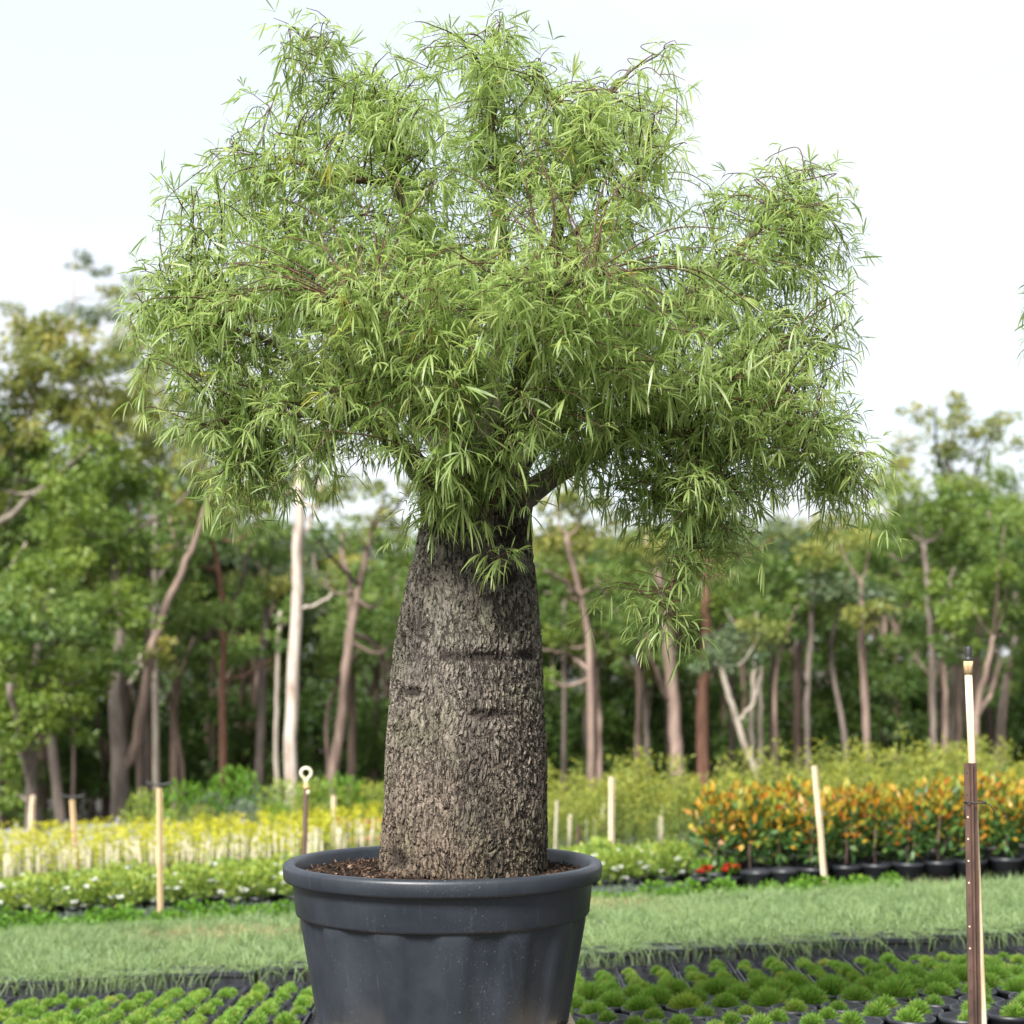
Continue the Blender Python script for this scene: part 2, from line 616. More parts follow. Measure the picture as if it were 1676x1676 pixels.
def pot_mat():
    m, t, b = new_mat('slate_plastic')
    L = t.links.new
    tcn = N(t, 'ShaderNodeTexCoord')
    n1 = N(t, 'ShaderNodeTexNoise', Scale=5, Detail=6, Roughness=0.65)
    L(tcn.outputs['Object'], n1.inputs['Vector'])
    r1 = ramp(t, [(0.3, (0.0115, 0.015, 0.021)), (0.7, (0.022, 0.027, 0.035))])
    L(n1.outputs['Fac'], r1.inputs['Fac'])
    mpn = N(t, 'ShaderNodeMapping', Scale=(60, 60, 3.0))
    L(tcn.outputs['Object'], mpn.inputs['Vector'])
    n2 = N(t, 'ShaderNodeTexNoise', Scale=1.0, Detail=3)
    L(mpn.outputs[0], n2.inputs['Vector'])
    r2 = ramp(t, [(0.62, 0.0), (0.80, 0.16)])
    L(n2.outputs['Fac'], r2.inputs['Fac'])
    mk = N(t, 'ShaderNodeMix', data_type='RGBA')
    mk.inputs['B'].default_value = (0.12, 0.125, 0.135, 1)
    L(r2.outputs['Color'], mk.inputs['Factor'])
    L(r1.outputs['Color'], mk.inputs['A'])
    n3 = N(t, 'ShaderNodeTexNoise', Scale=150, Detail=2)
    L(tcn.outputs['Object'], n3.inputs['Vector'])
    r3 = ramp(t, [(0.66, 0.0), (0.75, 0.6)])
    L(n3.outputs['Fac'], r3.inputs['Fac'])
    n4 = N(t, 'ShaderNodeTexNoise', Scale=3, Detail=3)
    L(tcn.outputs['Object'], n4.inputs['Vector'])
    r4 = ramp(t, [(0.45, 0.0), (0.65, 1.0)])
    L(n4.outputs['Fac'], r4.inputs['Fac'])
    mm = N(t, 'ShaderNodeMath', operation='MULTIPLY')
    L(r3.outputs['Color'], mm.inputs[0])
    L(r4.outputs['Color'], mm.inputs[1])
    m2 = N(t, 'ShaderNodeMix', data_type='RGBA')
    m2.inputs['B'].default_value = (0.22, 0.21, 0.2, 1)
    L(mm.outputs[0], m2.inputs['Factor'])
    L(mk.outputs['Result'], m2.inputs['A'])
    L(m2.outputs['Result'], b.inputs['Base Color'])
    rr = ramp(t, [(0.3, 0.36), (0.7, 0.55)])
    L(n1.outputs['Fac'], rr.inputs['Fac'])
    L(rr.outputs['Color'], b.inputs['Roughness'])
    b.inputs['Specular IOR Level'].default_value = 0.5
    bn = N(t, 'ShaderNodeBump', Strength=0.12, Distance=0.004)
    L(n2.outputs['Fac'], bn.inputs['Height'])
    L(bn.outputs['Normal'], b.inputs['Normal'])
    return m


M = {}
M['pot'] = pot_mat()
M['black_pot'] = plain('black_pot_plastic', (0.012, 0.013, 0.016), (0.024, 0.026, 0.031), 12, 0.42, spec=0.5)
M['soil'] = plain('potting_mix_dark', (0.010, 0.007, 0.006), (0.035, 0.024, 0.018), 60, 0.9)
M['ground'] = plain('nursery_ground', (0.030, 0.029, 0.026), (0.075, 0.068, 0.055), 2.5, 0.95, bump=0.3)
M['timber'] = plain('weathered_timber', (0.42, 0.27, 0.13), (0.62, 0.46, 0.27), 1.0, 0.8, (60, 60, 3), bump=0.2)
M['pale_timber'] = plain('pale_timber', (0.46, 0.33, 0.19), (0.78, 0.66, 0.47), 1.0, 0.75, (70, 70, 3), bump=0.2)
M['rust'] = plain('rusty_steel', (0.042, 0.024, 0.018), (0.105, 0.058, 0.042), 14, 0.75, (1, 1, 0.4), bump=0.2)
M['wire'] = plain('dark_wire', (0.02, 0.02, 0.02), (0.04, 0.04, 0.04), 10, 0.5)
M['brass'] = plain('pale_brass', (0.55, 0.47, 0.30), (0.75, 0.68, 0.52), 30, 0.5)
M['copper'] = plain('copper_collar', (0.45, 0.25, 0.10), (0.60, 0.38, 0.18), 30, 0.45)
M['white_plastic'] = plain('white_plastic', (0.68, 0.68, 0.66), (0.82, 0.82, 0.80), 30, 0.5)
M['stake'] = plain('bleached_cane', (0.30, 0.27, 0.17), (0.50, 0.46, 0.33), 1.0, 0.75, (40, 40, 5))
M['fence'] = plain('grey_shade_cloth', (0.16, 0.17, 0.18), (0.25, 0.26, 0.28), 4, 0.8)
M['twig'] = plain('red_brown_twig', (0.045, 0.025, 0.016), (0.12, 0.062, 0.034), 30, 0.6)
M['limb'] = plain('bottle_tree_limb_bark', (0.040, 0.033, 0.024), (0.15, 0.135, 0.10), 26, 0.85, (1, 1, 0.5), bump=0.6)
M['bark'] = bark_mat()
M['leaf'] = leaf_mat('bottle_tree_leaf', [(0.0, (0.158, 0.245, 0.072)), (0.45, (0.268, 0.365, 0.115)), (0.8, (0.365, 0.445, 0.16)), (0.97, (0.40, 0.45, 0.12)), (1.0, (0.46, 0.42, 0.10))], 0.42, 0.52, 0.6, 1.32)
M['tuft'] = leaf_mat('mound_grass', [(0.0, (0.10, 0.21, 0.030)), (0.5, (0.19, 0.345, 0.058)), (0.9, (0.31, 0.40, 0.065)), (1.0, (0.42, 0.31, 0.14))], 0.55, 0.35, 0.3)
M['bluegrass'] = leaf_mat('blue_green_grass', [(0.0, (0.125, 0.195, 0.078)), (0.5, (0.205, 0.29, 0.115)), (0.85, (0.285, 0.35, 0.15)), (1.0, (0.38, 0.29, 0.15))], 0.5, 0.3, 0.4)
M['leafy'] = leaf_mat('bright_leaf', [(0.0, (0.05, 0.125, 0.010)), (0.6, (0.10, 0.22, 0.02)), (1.0, (0.17, 0.28, 0.03))], 0.5, 0.3, 0.3)
M['greyleaf'] = leaf_mat('grey_green_leaf', [(0.0, (0.07, 0.10, 0.07)), (1.0, (0.15, 0.19, 0.13))], 0.6, 0.2, 0.3)
M['limeleaf'] = leaf_mat('lime_leaf', [(0.0, (0.075, 0.15, 0.035)), (0.5, (0.20, 0.29, 0.055)), (1.0, (0.38, 0.42, 0.07))], 0.5, 0.35, 0.3)
M['yellowleaf'] = leaf_mat('yellow_green_leaf', [(0.0, (0.13, 0.20, 0.04)), (0.5, (0.31, 0.35, 0.035)), (1.0, (0.54, 0.50, 0.03))], 0.5, 0.4, 0.3)
M['feather'] = leaf_mat('feathery_leaf', [(0.0, (0.070, 0.125, 0.032)), (0.5, (0.18, 0.23, 0.045)), (1.0, (0.37, 0.36, 0.055))], 0.55, 0.35, 0.3)
M['magnolia'] = leaf_mat('magnolia_leaf', [(0.0, (0.026, 0.070, 0.022)), (0.45, (0.075, 0.15, 0.030)), (0.62, (0.24, 0.27, 0.035)), (0.78, (0.40, 0.27, 0.03)), (0.92, (0.37, 0.155, 0.018)), (1.0, (0.29, 0.09, 0.014))], 0.42, 0.22, 0.35)
M['white_flower'] = leaf_mat('white_petal', [(0.0, (0.75, 0.75, 0.70)), (1.0, (0.82, 0.82, 0.78))], 0.6, 0.3, 0.2, 1.0)
M['pink_flower'] = leaf_mat('pink_petal', [(0.0, (0.55, 0.16, 0.14)), (1.0, (0.75, 0.36, 0.34))], 0.6, 0.3, 0.2, 1.0)
M['red_flower'] = leaf_mat('red_petal', [(0.0, (0.45, 0.03, 0.02)), (1.0, (0.60, 0.06, 0.03))], 0.6, 0.3, 0.2, 1.0)
M['euc_olive'] = leaf_mat('olive_gum_leaf', [(0.0, (0.078, 0.117, 0.029)), (0.5, (0.195, 0.227, 0.052)), (1.0, (0.377, 0.332, 0.072))], 0.5, 0.35, 0.4)
M['euc_green'] = leaf_mat('green_gum_leaf', [(0.0, (0.046, 0.093, 0.022)), (0.5, (0.110, 0.183, 0.037)), (1.0, (0.220, 0.275, 0.055))], 0.5, 0.35, 0.4)
M['euc_bright'] = leaf_mat('bright_gum_leaf', [(0.0, (0.060, 0.110, 0.018)), (0.5, (0.140, 0.215, 0.032)), (1.0, (0.24, 0.30, 0.050))], 0.5, 0.35, 0.4)
M['euc_blue'] = leaf_mat('blue_gum_leaf', [(0.0, (0.052, 0.091, 0.046)), (0.5, (0.111, 0.163, 0.078)), (1.0, (0.208, 0.234, 0.111))], 0.5, 0.3, 0.4)
M['trunk_brown'] = plain('brown_gum_bark', (0.060, 0.040, 0.030), (0.17, 0.118, 0.088), 2.0, 0.9, (5, 5, 0.6), bump=0.4)
M['trunk_grey'] = plain('grey_gum_bark', (0.085, 0.066, 0.054), (0.21, 0.172, 0.14), 2.0, 0.9, (5, 5, 0.6), bump=0.4)
M['trunk_red'] = plain('red_gum_bark', (0.10, 0.046, 0.028), (0.22, 0.115, 0.075), 2.0, 0.9, (5, 5, 0.6), bump=0.4)
M['trunk_pink'] = plain('pinkish_gum_bark', (0.12, 0.082, 0.063), (0.27, 0.195, 0.152), 2.0, 0.85, (4, 4, 0.6), bump=0.3)
M['trunk_pale'] = plain('pale_gum_bark', (0.20, 0.165, 0.125), (0.40, 0.345, 0.28), 2.0, 0.8, (4, 4, 0.7), bump=0.2)
M['trunk_white'] = plain('white_gum_bark', (0.24, 0.17, 0.13), (0.47, 0.41, 0.34), 2.2, 0.75, (4, 4, 0.8), bump=0.2, lo=0.32, hi=0.55)
M['trunk_dark'] = plain('dark_gum_bark', (0.030, 0.021, 0.017), (0.080, 0.056, 0.043), 2.0, 0.9, (5, 5, 0.6), bump=0.4)

# ------------------------------------------------------------------ ground
xs = np.concatenate([[-1500, -400, -120, -60], np.linspace(-40, 40, 81), [60, 120, 400, 1500]])
ys = np.concatenate([[-200, -40, -10], np.linspace(-4, 80, 100), [120, 250, 600, 2000]])
XX, YY = np.meshgrid(xs, ys)
ZZ = gz(XX, YY) + 0.015 * np.sin(XX * 2.1 + YY) * np.cos(YY * 1.7)
gi = np.arange(len(ys) - 1)[:, None] * len(xs) + np.arange(len(xs) - 1)[None]
gq = np.stack([gi, gi + 1, gi + len(xs) + 1, gi + len(xs)], -1).reshape(-1, 4)
gg = Geo().add(np.stack([XX, YY, ZZ], -1), gq)
tag(gg.obj('ground', M['ground']), kind='structure')


# ------------------------------------------------------------------ the big pot, its stand and soil
PXC = (725 - 838) * PX
RIMZ = zpx(1408)
POTZ = 0.30


def make_big_pot(name, label, loc):
    t = thing(name, label, 'plant pot', loc)
    h = RIMZ - POTZ                                        # pot height
    n = 168
    a = np.arange(n) / n * 2 * np.pi
    # fluted lower wall
    zs = np.linspace(0, h - 0.165, 16)
    rs = np.interp(zs, [0, h - 0.165], [0.408, 0.470])
    ph = (a * 14 / (2 * np.pi)) % 1.0
    groove = np.clip(np.minimum(np.abs(ph - 0.0), np.abs(ph - 1.0)) / 0.035, 0, 1)
    panel = np.where(ph < 0.5, 0.0, 1.0)
    edge = np.clip((np.minimum(np.abs(ph - 0.5), np.minimum(ph, 1 - ph))) / 0.05, 0, 1)
    flute = (panel - 0.5) * edge * 0.014
    g = Geo()
    V = []
    for z, r in zip(zs, rs):
        fade = np.clip((h - 0.165 - z) / 0.03 + 0.35, 0, 1)
        rr = r + flute * fade
        V.append(np.stack([rr * np.cos(a), rr * np.sin(a), np.full(n, z)], 1))
    V.append(np.stack([0.40 * np.cos(a), 0.40 * np.sin(a), np.full(n, 0.006)], 1))
    V = np.array(V[-1:] + V[:-1])
    m = len(V)
    i = np.arange(m - 1)[:, None] * n
    j = np.arange(n)[None]
    Q = np.stack([i + j, i + (j + 1) % n, i + n + (j + 1) % n, i + n + j], -1).reshape(-1, 4)
    g.add(V.reshape(-1, 3), Q)
    # floor
    g.add(np.vstack([V[0], [[0, 0, 0.006]]]), None, np.stack([np.arange(n), np.full(n, n), (np.arange(n) + 1) % n], 1))
    g.obj('body', M['pot'], t)
    zc = h - 0.172
    g = Geo()
    g.add(*lathe([(0.455, zc + 0.004), (0.474, zc), (0.4815, zc + 0.003), (0.485, zc + 0.010), (0.496, h - 0.052), (0.497, h - 0.03)], n))
    g.obj('collar', M['pot'], t)
    g = Geo()
    g.add(*lathe([(0.494, h - 0.048), (0.514, h - 0.057), (0.5215, h - 0.055), (0.5245, h - 0.049), (0.5265, h - 0.014), (0.524, h - 0.006), (0.516, h - 0.001), (0.507, h),
                  (0.496, h - 0.001), (0.488, h - 0.006), (0.484, h - 0.014), (0.478, h - 0.05), (0.458, h - 0.16), (0.450, h - 0.20)], n))
    g.obj('rim', M['pot'], t)
    return t


pot1 = make_big_pot('plant_pot', 'huge slate grey plastic pot with rolled rim holding the bottle tree', (PXC, YT, POTZ))

# soil with bark chips
SOILZ = RIMZ - 0.047
nr, na = 22, 90
rr = np.linspace(0.0, 0.474, nr)
aa = np.arange(na) / na * 2 * np.pi
V = []
for r in rr:
    V.append(np.stack([r * np.cos(aa), r * np.sin(aa), 0.02 * (1 - (r / 0.474) ** 2) + rng.normal(0, 0.004, na)], 1))
V = np.array(V)
i = np.arange(nr - 1)[:, None] * na
j = np.arange(na)[None]
Q = np.stack([i + j, i + (j + 1) % na, i + na + (j + 1) % na, i + na + j], -1).reshape(-1, 4)
soil_m = leaf_mat('bark_mulch', [(0.0, (0.010, 0.007, 0.005)), (0.4, (0.045, 0.025, 0.015)), (0.8, (0.13, 0.075, 0.045)), (1.0, (0.34, 0.26, 0.19))], 0.85, 0.0, 0.2)
g = Geo().add(V.reshape(-1, 3), Q, None, 0.05)
nc = 5200
r = 0.472 * np.sqrt(rng.random(nc))
a = rng.random(nc) * 2 * np.pi
o = np.stack([r * np.cos(a), r * np.sin(a), 0.02 * (1 - (r / 0.474) ** 2) + rng.random(nc) * 0.008], 1)
d = np.stack([rng.normal(0, 1, nc), rng.normal(0, 1, nc), rng.normal(0.15, 0.35, nc)], 1)
cards(g, o, d, rng.uniform(0.008, 0.03, nc), rng.uniform(0.003, 0.008, nc), rng.beta(1.2, 2.0, nc))
so = g.obj('potting_mix', soil_m, smooth=False)
so.location = (PXC, YT, SOILZ)
tag(so, 'dark bark chip potting mix around the bottle tree trunk', 'potting mix', kind='stuff')


def make_pallet(name, label, loc, rz=0.0):
    t = thing(name, label, 'pallet', loc, rz=rz)
    for k in range(7):
        x = -0.41 + k * 0.126
        Geo().add(*box(x, x + 0.085, -0.44, 0.44, 0.125, 0.148)).obj('plank', M['pale_timber'], t, False)
    for k in range(3):
        y = -0.44 + k * 0.415
        Geo().add(*box(-0.41, 0.43, y, y + 0.05, 0.0, 0.1245)).obj('bearer', M['timber'], t, False)
    return t


gp = G(PXC, YT)
p_low = make_pallet('wooden_pallet', 'lower timber pallet on the ground under the big grey pot', (PXC, YT, gp - 0.02))
p_low.scale = (1, 1, (POTZ - gp + 0.02 - 0.151) / 0.148)
make_pallet('wooden_pallet', 'upper timber pallet directly under the big grey pot', (PXC + 0.0, YT, POTZ - 0.1485), R(3))


# ------------------------------------------------------------------ the bottle tree
bt = thing('bottle_tree', 'bottle tree with fat grey fissured trunk and drooping narrow leaves', 'tree', (TX, YT, TZ0))
nz_, na_ = 380, 520
zz = np.linspace(-0.06, TRZ[-1], nz_)
rz_ = np.interp(zz, TRZ, TRR)
k = np.ones(9) / 9
rz_ = np.convolve(np.pad(rz_, 4, mode='edge'), k, 'valid')
cx_ = np.convolve(np.pad(np.interp(zz, TRZ, TRC), 4, mode='edge'), k, 'valid')
aa = np.arange(na_) / na_ * 2 * np.pi
lump = (0.014 * np.sin(3 * aa[None] + 1.1 + zz[:, None] * 1.7) + 0.006 * np.sin(7 * aa[None] + zz[:, None] * 4)
        + 0.007 * np.sin(zz[:, None] * 19 + 2 * np.sin(aa[None] * 2)))
RRR = rz_[:, None] * (1 + lump)
V = np.stack([cx_[:, None] + RRR * np.cos(aa), RRR * np.sin(aa), np.repeat(zz[:, None], na_, 1)], -1).reshape(-1, 3)
i = np.arange(nz_ - 1)[:, None] * na_
j = np.arange(na_)[None]
Q = np.stack([i + j, i + (j + 1) % na_, i + na_ + (j + 1) % na_, i + na_ + j], -1).reshape(-1, 4)
top = len(V)
V = np.vstack([V, [[cx_[-1], 0, zz[-1] + 0.05]]])
T = np.stack([np.full(na_, top), (nz_ - 1) * na_ + np.arange(na_), (nz_ - 1) * na_ + (np.arange(na_) + 1) % na_], 1)
Geo().add(V, Q, T).obj('trunk', M['bark'], bt)

ORG = np.array([TX, YT, TZ0])


def C(x, y, d):
    """crown design point: picture row/column at the trunk's depth, d metres behind it, in the tree's own space"""
    return np.array([(x - 838) * PX, YT + d, zpx(y)]) - ORG


# lobes of the crown: x, y, depth offset, half sizes (px, px, m), number of shoots
LOBES = [
    (515, 95, 0.00, 60, 62, 0.16, 16), (560, 190, 0.10, 120, 90, 0.34, 42), (470, 250, -0.05, 95, 95, 0.3, 26),
    (815, 75, 0.00, 42, 58, 0.12, 11), (740, 180, -0.10, 160, 95, 0.40, 62), (880, 200, 0.15, 130, 110, 0.4, 46),
    (1020, 150, 0.10, 110, 85, 0.30, 36), (985, 260, -0.15, 120, 100, 0.35, 34),
    (640, 340, -0.05, 190, 130, 0.60, 80), (840, 380, -0.1, 230, 150, 0.65, 100), (400, 400, 0.00, 140, 95, 0.45, 50),
    (310, 500, 0.10, 95, 85, 0.36, 36), (460, 530, -0.15, 160, 120, 0.50, 74), (350, 640, 0.05, 95, 95, 0.36, 42),
    (410, 760, -0.05, 55, 62, 0.20, 18), (560, 680, -0.25, 135, 90, 0.38, 50), (680, 570, -0.55, 160, 95, 0.32, 54),
    (860, 560, -0.70, 190, 90, 0.30, 70), (1000, 610, -0.55, 150, 100, 0.34, 56), (790, 710, -0.50, 155, 90, 0.26, 60),
    (760, 800, -0.30, 80, 48, 0.14, 20), (1080, 500, 0.00, 190, 130, 0.60, 84), (1160, 640, -0.2, 170, 110, 0.5, 74), (1270, 380, 0.00, 85, 105, 0.30, 36),
    (1345, 370, 0.05, 42, 80, 0.18, 14), (1275, 245, 0.0, 22, 36, 0.06, 3), (1190, 330, 0.05, 45, 60, 0.2, 10), (1330, 510, 0.05, 62, 90, 0.28, 24), (1270, 600, 0.1, 95, 90, 0.4, 36),
    (1290, 720, -0.05, 130, 88, 0.42, 58), (1390, 780, 0.00, 50, 50, 0.22, 18), (1130, 790, -0.25, 105, 80, 0.30, 58), (1055, 800, -0.2, 55, 60, 0.14, 14), (415, 800, 0.0, 45, 40, 0.16, 10), (1160, 880, -0.2, 62, 38, 0.18, 14),
    (1040, 965, -0.25, 50, 26, 0.10, 7), (1085, 1010, -0.28, 22, 30, 0.05, 3), (822, 925, -0.335, 26, 18, 0.03, 3), (720, 845, -0.34, 40, 22, 0.05, 6),
    (760, 430, 0.55, 290, 170, 0.35, 74), (1040, 480, 0.55, 220, 140, 0.35, 50), (560, 460, 0.5, 190, 150, 0.35, 44), (700, 620, 0.45, 230, 110, 0.35, 46),
    (1000, 660, 0.45, 200, 90, 0.35, 40), (950, 700, -0.32, 70, 50, 0.12, 18), (1010, 730, -0.28, 70, 45, 0.14, 14), (925, 765, -0.2, 34, 22, 0.06, 5), (470, 640, 0.2, 130, 90, 0.3, 26), (1100, 930, -0.22, 70, 40, 0.12, 9), (330, 590, -0.1, 70, 130, 0.3, 18), (255, 540, 0.0, 45, 60, 0.2, 8), (300, 350, 0.0, 36, 46, 0.15, 6), (380, 270, 0.05, 50, 50, 0.2, 9),
]
# limbs: control points (x, y, d), radius start -> end
LIMBS = [
    ([(740, 830, -.05), (700, 780, -.02), (655, 730, 0), (560, 650, .02), (440, 560, 0), (320, 500, .08)], .070, .007),
    ([(830, 830, -.05), (880, 800, -.08), (950, 752, -.12), (1060, 700, -.15), (1200, 680, -.1), (1360, 760, 0)], .062, .006),
    ([(770, 790, .02), (750, 650, .05), (720, 480, .05), (665, 300, 0), (660, 220, .0), (600, 150, .05), (520, 60, .0)], .060, .004),
    ([(790, 790, .03), (810, 640, 0), (830, 450, 0), (810, 250, 0), (818, 60, 0)], .055, .003),
    ([(810, 790, .04), (860, 600, .1), (900, 400, .1), (945, 250, .1), (990, 130, .1), (1090, 60, .1)], .052, .003),
    ([(820, 800, .03), (920, 650, .05), (1040, 540, .02), (1160, 450, 0), (1240, 375, 0), (1280, 320, 0), (1335, 265, .02)], .050, .004),
    ([(760, 800, -.12), (740, 700, -.35), (690, 600, -.5), (600, 560, -.55)], .045, .006),
    ([(800, 800, -.12), (840, 680, -.4), (880, 570, -.6), (950, 540, -.7)], .045, .006),
    ([(760, 790, .08), (660, 640, .3), (560, 480, .45), (480, 350, .4), (400, 290, .2)], .045, .004),
    ([(810, 790, .1), (940, 620, .35), (1060, 500, .5), (1160, 430, .5)], .042, .005),
    ([(700, 780, -.03), (600, 700, -.15), (480, 690, -.1), (400, 720, -.05)], .034, .004),
    ([(780, 790, .1), (780, 600, .4), (760, 420, .55)], .045, .006),
    ([(1060, 700, -.15), (1120, 740, -.2), (1140, 850, -.22), (1085, 940, -.25), (1080, 1010, -.28)], .020, .003),
    ([(640, 690, 0), (520, 520, -.05), (420, 515, -.02), (280, 495, .0)], .026, .004),
    ([(665, 300, 0), (560, 300, -.05), (470, 270, -.05), (380, 240, .0)], .018, .003),
    ([(945, 250, .1), (900, 170, -.05), (880, 110, -.05)], .012, .003),
    ([(900, 400, .1), (990, 330, .05), (1060, 300, 0)], .014, .003),
    ([(800, 800, -.12), (810, 860, -.23), (822, 912, -.33)], .006, .002),
    ([(740, 790, -.12), (728, 820, -.26), (720, 840, -.33)], .006, .002),
]
LOBES += [(*p[-1], 22, 20, 0.06, 3) for p, _, r in LIMBS[:16]]
limb_pts, limb_rad = [], []
for pts, r0, r1 in LIMBS:
    r1 = r1 * 0.5
    p = spline([C(*q) for q in pts], 8)
    m = len(p)
    p[2:] += np.cumsum(rng.normal(0, 0.0035, (m - 2, 3)), 0)
    rad = r0 + (r1 - r0) * (np.linspace(0, 1, m) ** 0.6)
    Geo().add(*tube(p, rad, 10)).obj('branch', M['limb'] if r0 > 0.03 else M['twig'], bt)
    limb_pts.append(p)
    limb_rad.append(rad)
LP = np.vstack(limb_pts)
LR = np.concatenate(limb_rad)

twig = Geo()
leaf_o, leaf_d, leaf_t = [], [], []
for (lx, ly, ld, rx, ry, rd, ns) in LOBES:
    c = C(lx, ly, ld)
    ns = int(ns * 1.2)
    off = ball(ns, 0.45)
    off *= np.where(rng.random(ns) < 0.2, rng.uniform(1.1, 1.38, ns), 1.0)[:, None]
    ends = c + off * np.array([rx * PX, rd, ry * PX])
    for e, of in zip(ends, off):
        # shoots arise from the nearest branch that lies lower and nearer the middle
        dv = LP - e
        dist = np.linalg.norm(dv, axis=1) + 0.9 * np.maximum(dv[:, 2] - 0.02, 0) + rng.random(len(LP)) * 0.08
        b = LP[np.argmin(dist)]
        span = np.linalg.norm(e - b)
        mid = b + (e - b) * 0.55 + np.array([rng.normal(0, .03), rng.normal(0, .03), 0.10 * span + rng.normal(0, .02)])
        tip = e + (e - mid) * 0.35 + np.array([0, 0, -0.015])
        p = spline([b, mid, e, tip], 5)
        r0 = min(0.0016 + 0.0036 * span, 0.0042)
        twig.add(*tube(p, np.linspace(r0, 0.0011, len(p)), 4, False))
        # leaves along the outer part of the shoot
        seg = np.linalg.norm(np.diff(p, axis=0), axis=1)
        L = np.concatenate([[0], np.cumsum(seg)])
        use = min(L[-1] * 0.9, rng.uniform(0.20, 0.34))
        nl = max(3, int(use / 0.0285))
        ss = L[-1] - use * (np.arange(nl) + rng.random(nl) * 0.5) / nl
        q = np.stack([np.interp(ss, L, p[:, k]) for k in range(3)], 1)
        tg = unit(p[-1] - p[-4])
        ang = rng.random() * 6.28 + np.arange(nl) * 2.4
        s1 = unit(np.cross(tg, [0.1, 0.2, 1.0]))
        s2 = np.cross(tg, s1)
        dd = unit(tg * 0.45 + s1 * np.cos(ang)[:, None] + s2 * np.sin(ang)[:, None] + np.array([0, 0, 0.12]))
        leaf_o.append(q)
        leaf_d.append(dd)
        leaf_t.append(np.clip(rng.normal(0.45, 0.10) + 0.25 * (1 - np.arange(nl) / nl) * rng.random() + rng.normal(0, .10, nl), 0, 1))
        # side twiglet
        if rng.random() < 0.5:
            k0 = rng.integers(4, len(p) - 3)
            sd_ = unit(rng.normal(0, 1, 3) + np.array([0, 0, -0.1]) + tg * 0.8)
            q0 = p[k0]
            ln = rng.uniform(0.08, 0.16)
            pp = np.array([q0, q0 + sd_ * ln * .5, q0 + sd_ * ln - np.array([0, 0, .02])])
            twig.add(*tube(pp, np.array([.0016, .0013, .0009]), 4, False))
            n2 = int(ln / 0.03) + 1
            f = np.linspace(0.4, 1.0, n2)[:, None]
            leaf_o.append(q0 + (pp[2] - q0) * f)
            an = rng.random() * 6.28 + np.arange(n2) * 2.4
            s1 = unit(np.cross(sd_, [0.1, 0.2, 1.0]))
            s2 = np.cross(sd_, s1)
            leaf_d.append(unit(sd_ * 0.6 + s1 * np.cos(an)[:, None] + s2 * np.sin(an)[:, None] + np.array([0, 0, 0.1])))
            leaf_t.append(np.clip(rng.normal(0.52, 0.14, n2), 0, 1))
tw = twig.obj('twigs', M['twig'], bt)
tw['kind'] = 'stuff'
LO, LD, LT = np.vstack(leaf_o), np.vstack(leaf_d), np.concatenate(leaf_t)
NL = len(LO)
# petiole ends and leaflets
pet = rng.uniform(0.010, 0.040, NL)
PE = LO + LD * pet[:, None] + np.array([0, 0, -1.0]) * (pet * 0.2)[:, None]
num = rng.choice([3, 4, 5, 6, 7], NL, p=[.14, .24, .30, .20, .12])
idx = np.repeat(np.arange(NL), num)
first = np.concatenate([[0], np.cumsum(num)[:-1]])
kk = np.arange(len(idx)) - first[idx]
fr = (kk + 0.5) / num[idx] * 2 - 1
fan = fr * rng.uniform(0.9, 1.5, NL)[idx] + rng.normal(0, 0.12, len(idx))
side = unit(np.cross(LD, np.array([0, 0, 1.0])) + rng.normal(0, 0.35, (NL, 3)))
ldir = LD[idx] * np.cos(fan)[:, None] + side[idx] * np.sin(fan)[:, None] + np.array([0, 0, -0.05])
size = rng.uniform(0.056, 0.104, NL) * rng.choice([0.75, 1.0, 1.12], NL, p=[.2, .6, .2])
llen = size[idx] * (1 - 0.28 * np.abs(fr)) * rng.uniform(0.88, 1.1, len(idx))
lwid = llen * rng.uniform(0.055, 0.085, len(idx))
ldro = np.clip(rng.uniform(0.05, 0.85, NL)[idx] + rng.normal(0, .15, len(idx)), 0.1, 1.3)
ltin = np.clip(LT[idx] + rng.normal(0, .06, len(idx)), 0, 0.95)
ltin[(rng.random(NL) < 0.005)[idx]] = 1.0
lrol = rng.normal(0, 0.55, len(idx))
# the 300 leaves that show largest become parts of their own
wx = PE + ORG
sx = 838 + wx[:, 0] / wx[:, 1] * F
sy = 1075 - (wx[:, 2] - CAMZ) / wx[:, 1] * F
cell = (np.floor(sx / 44).astype(int) * 1000 + np.floor(sy / 44).astype(int))
order = np.argsort(wx[:, 1])
seen, pick = set(), []
for i_ in order:
    if cell[i_] not in seen:
        seen.add(cell[i_])
        pick.append(i_)
    if len(pick) >= 300:
        break
pick = np.array(pick)
single = np.zeros(NL, bool)
single[pick] = True
gl = Geo()
mk = ~single[idx]
leaflets(gl, PE[idx][mk], ldir[mk], llen[mk], lwid[mk], ldro[mk], ltin[mk], lrol[mk])
crown = gl.obj('crown', M['leaf'], bt)
crown['kind'] = 'stuff'
for i_ in pick:
    mk = idx == i_
    gl = Geo()
    leaflets(gl, PE[idx][mk] - LO[i_], ldir[mk], llen[mk], lwid[mk], ldro[mk], ltin[mk], lrol[mk])
    gl.add(*tube(np.array([[0, 0, 0], PE[i_] - LO[i_]]), 0.0009, 3, False))
    lo = gl.obj('leaf', M['leaf'], crown)
    lo.location = LO[i_]
print('bottle tree leaves', NL, 'leaflets', len(idx))

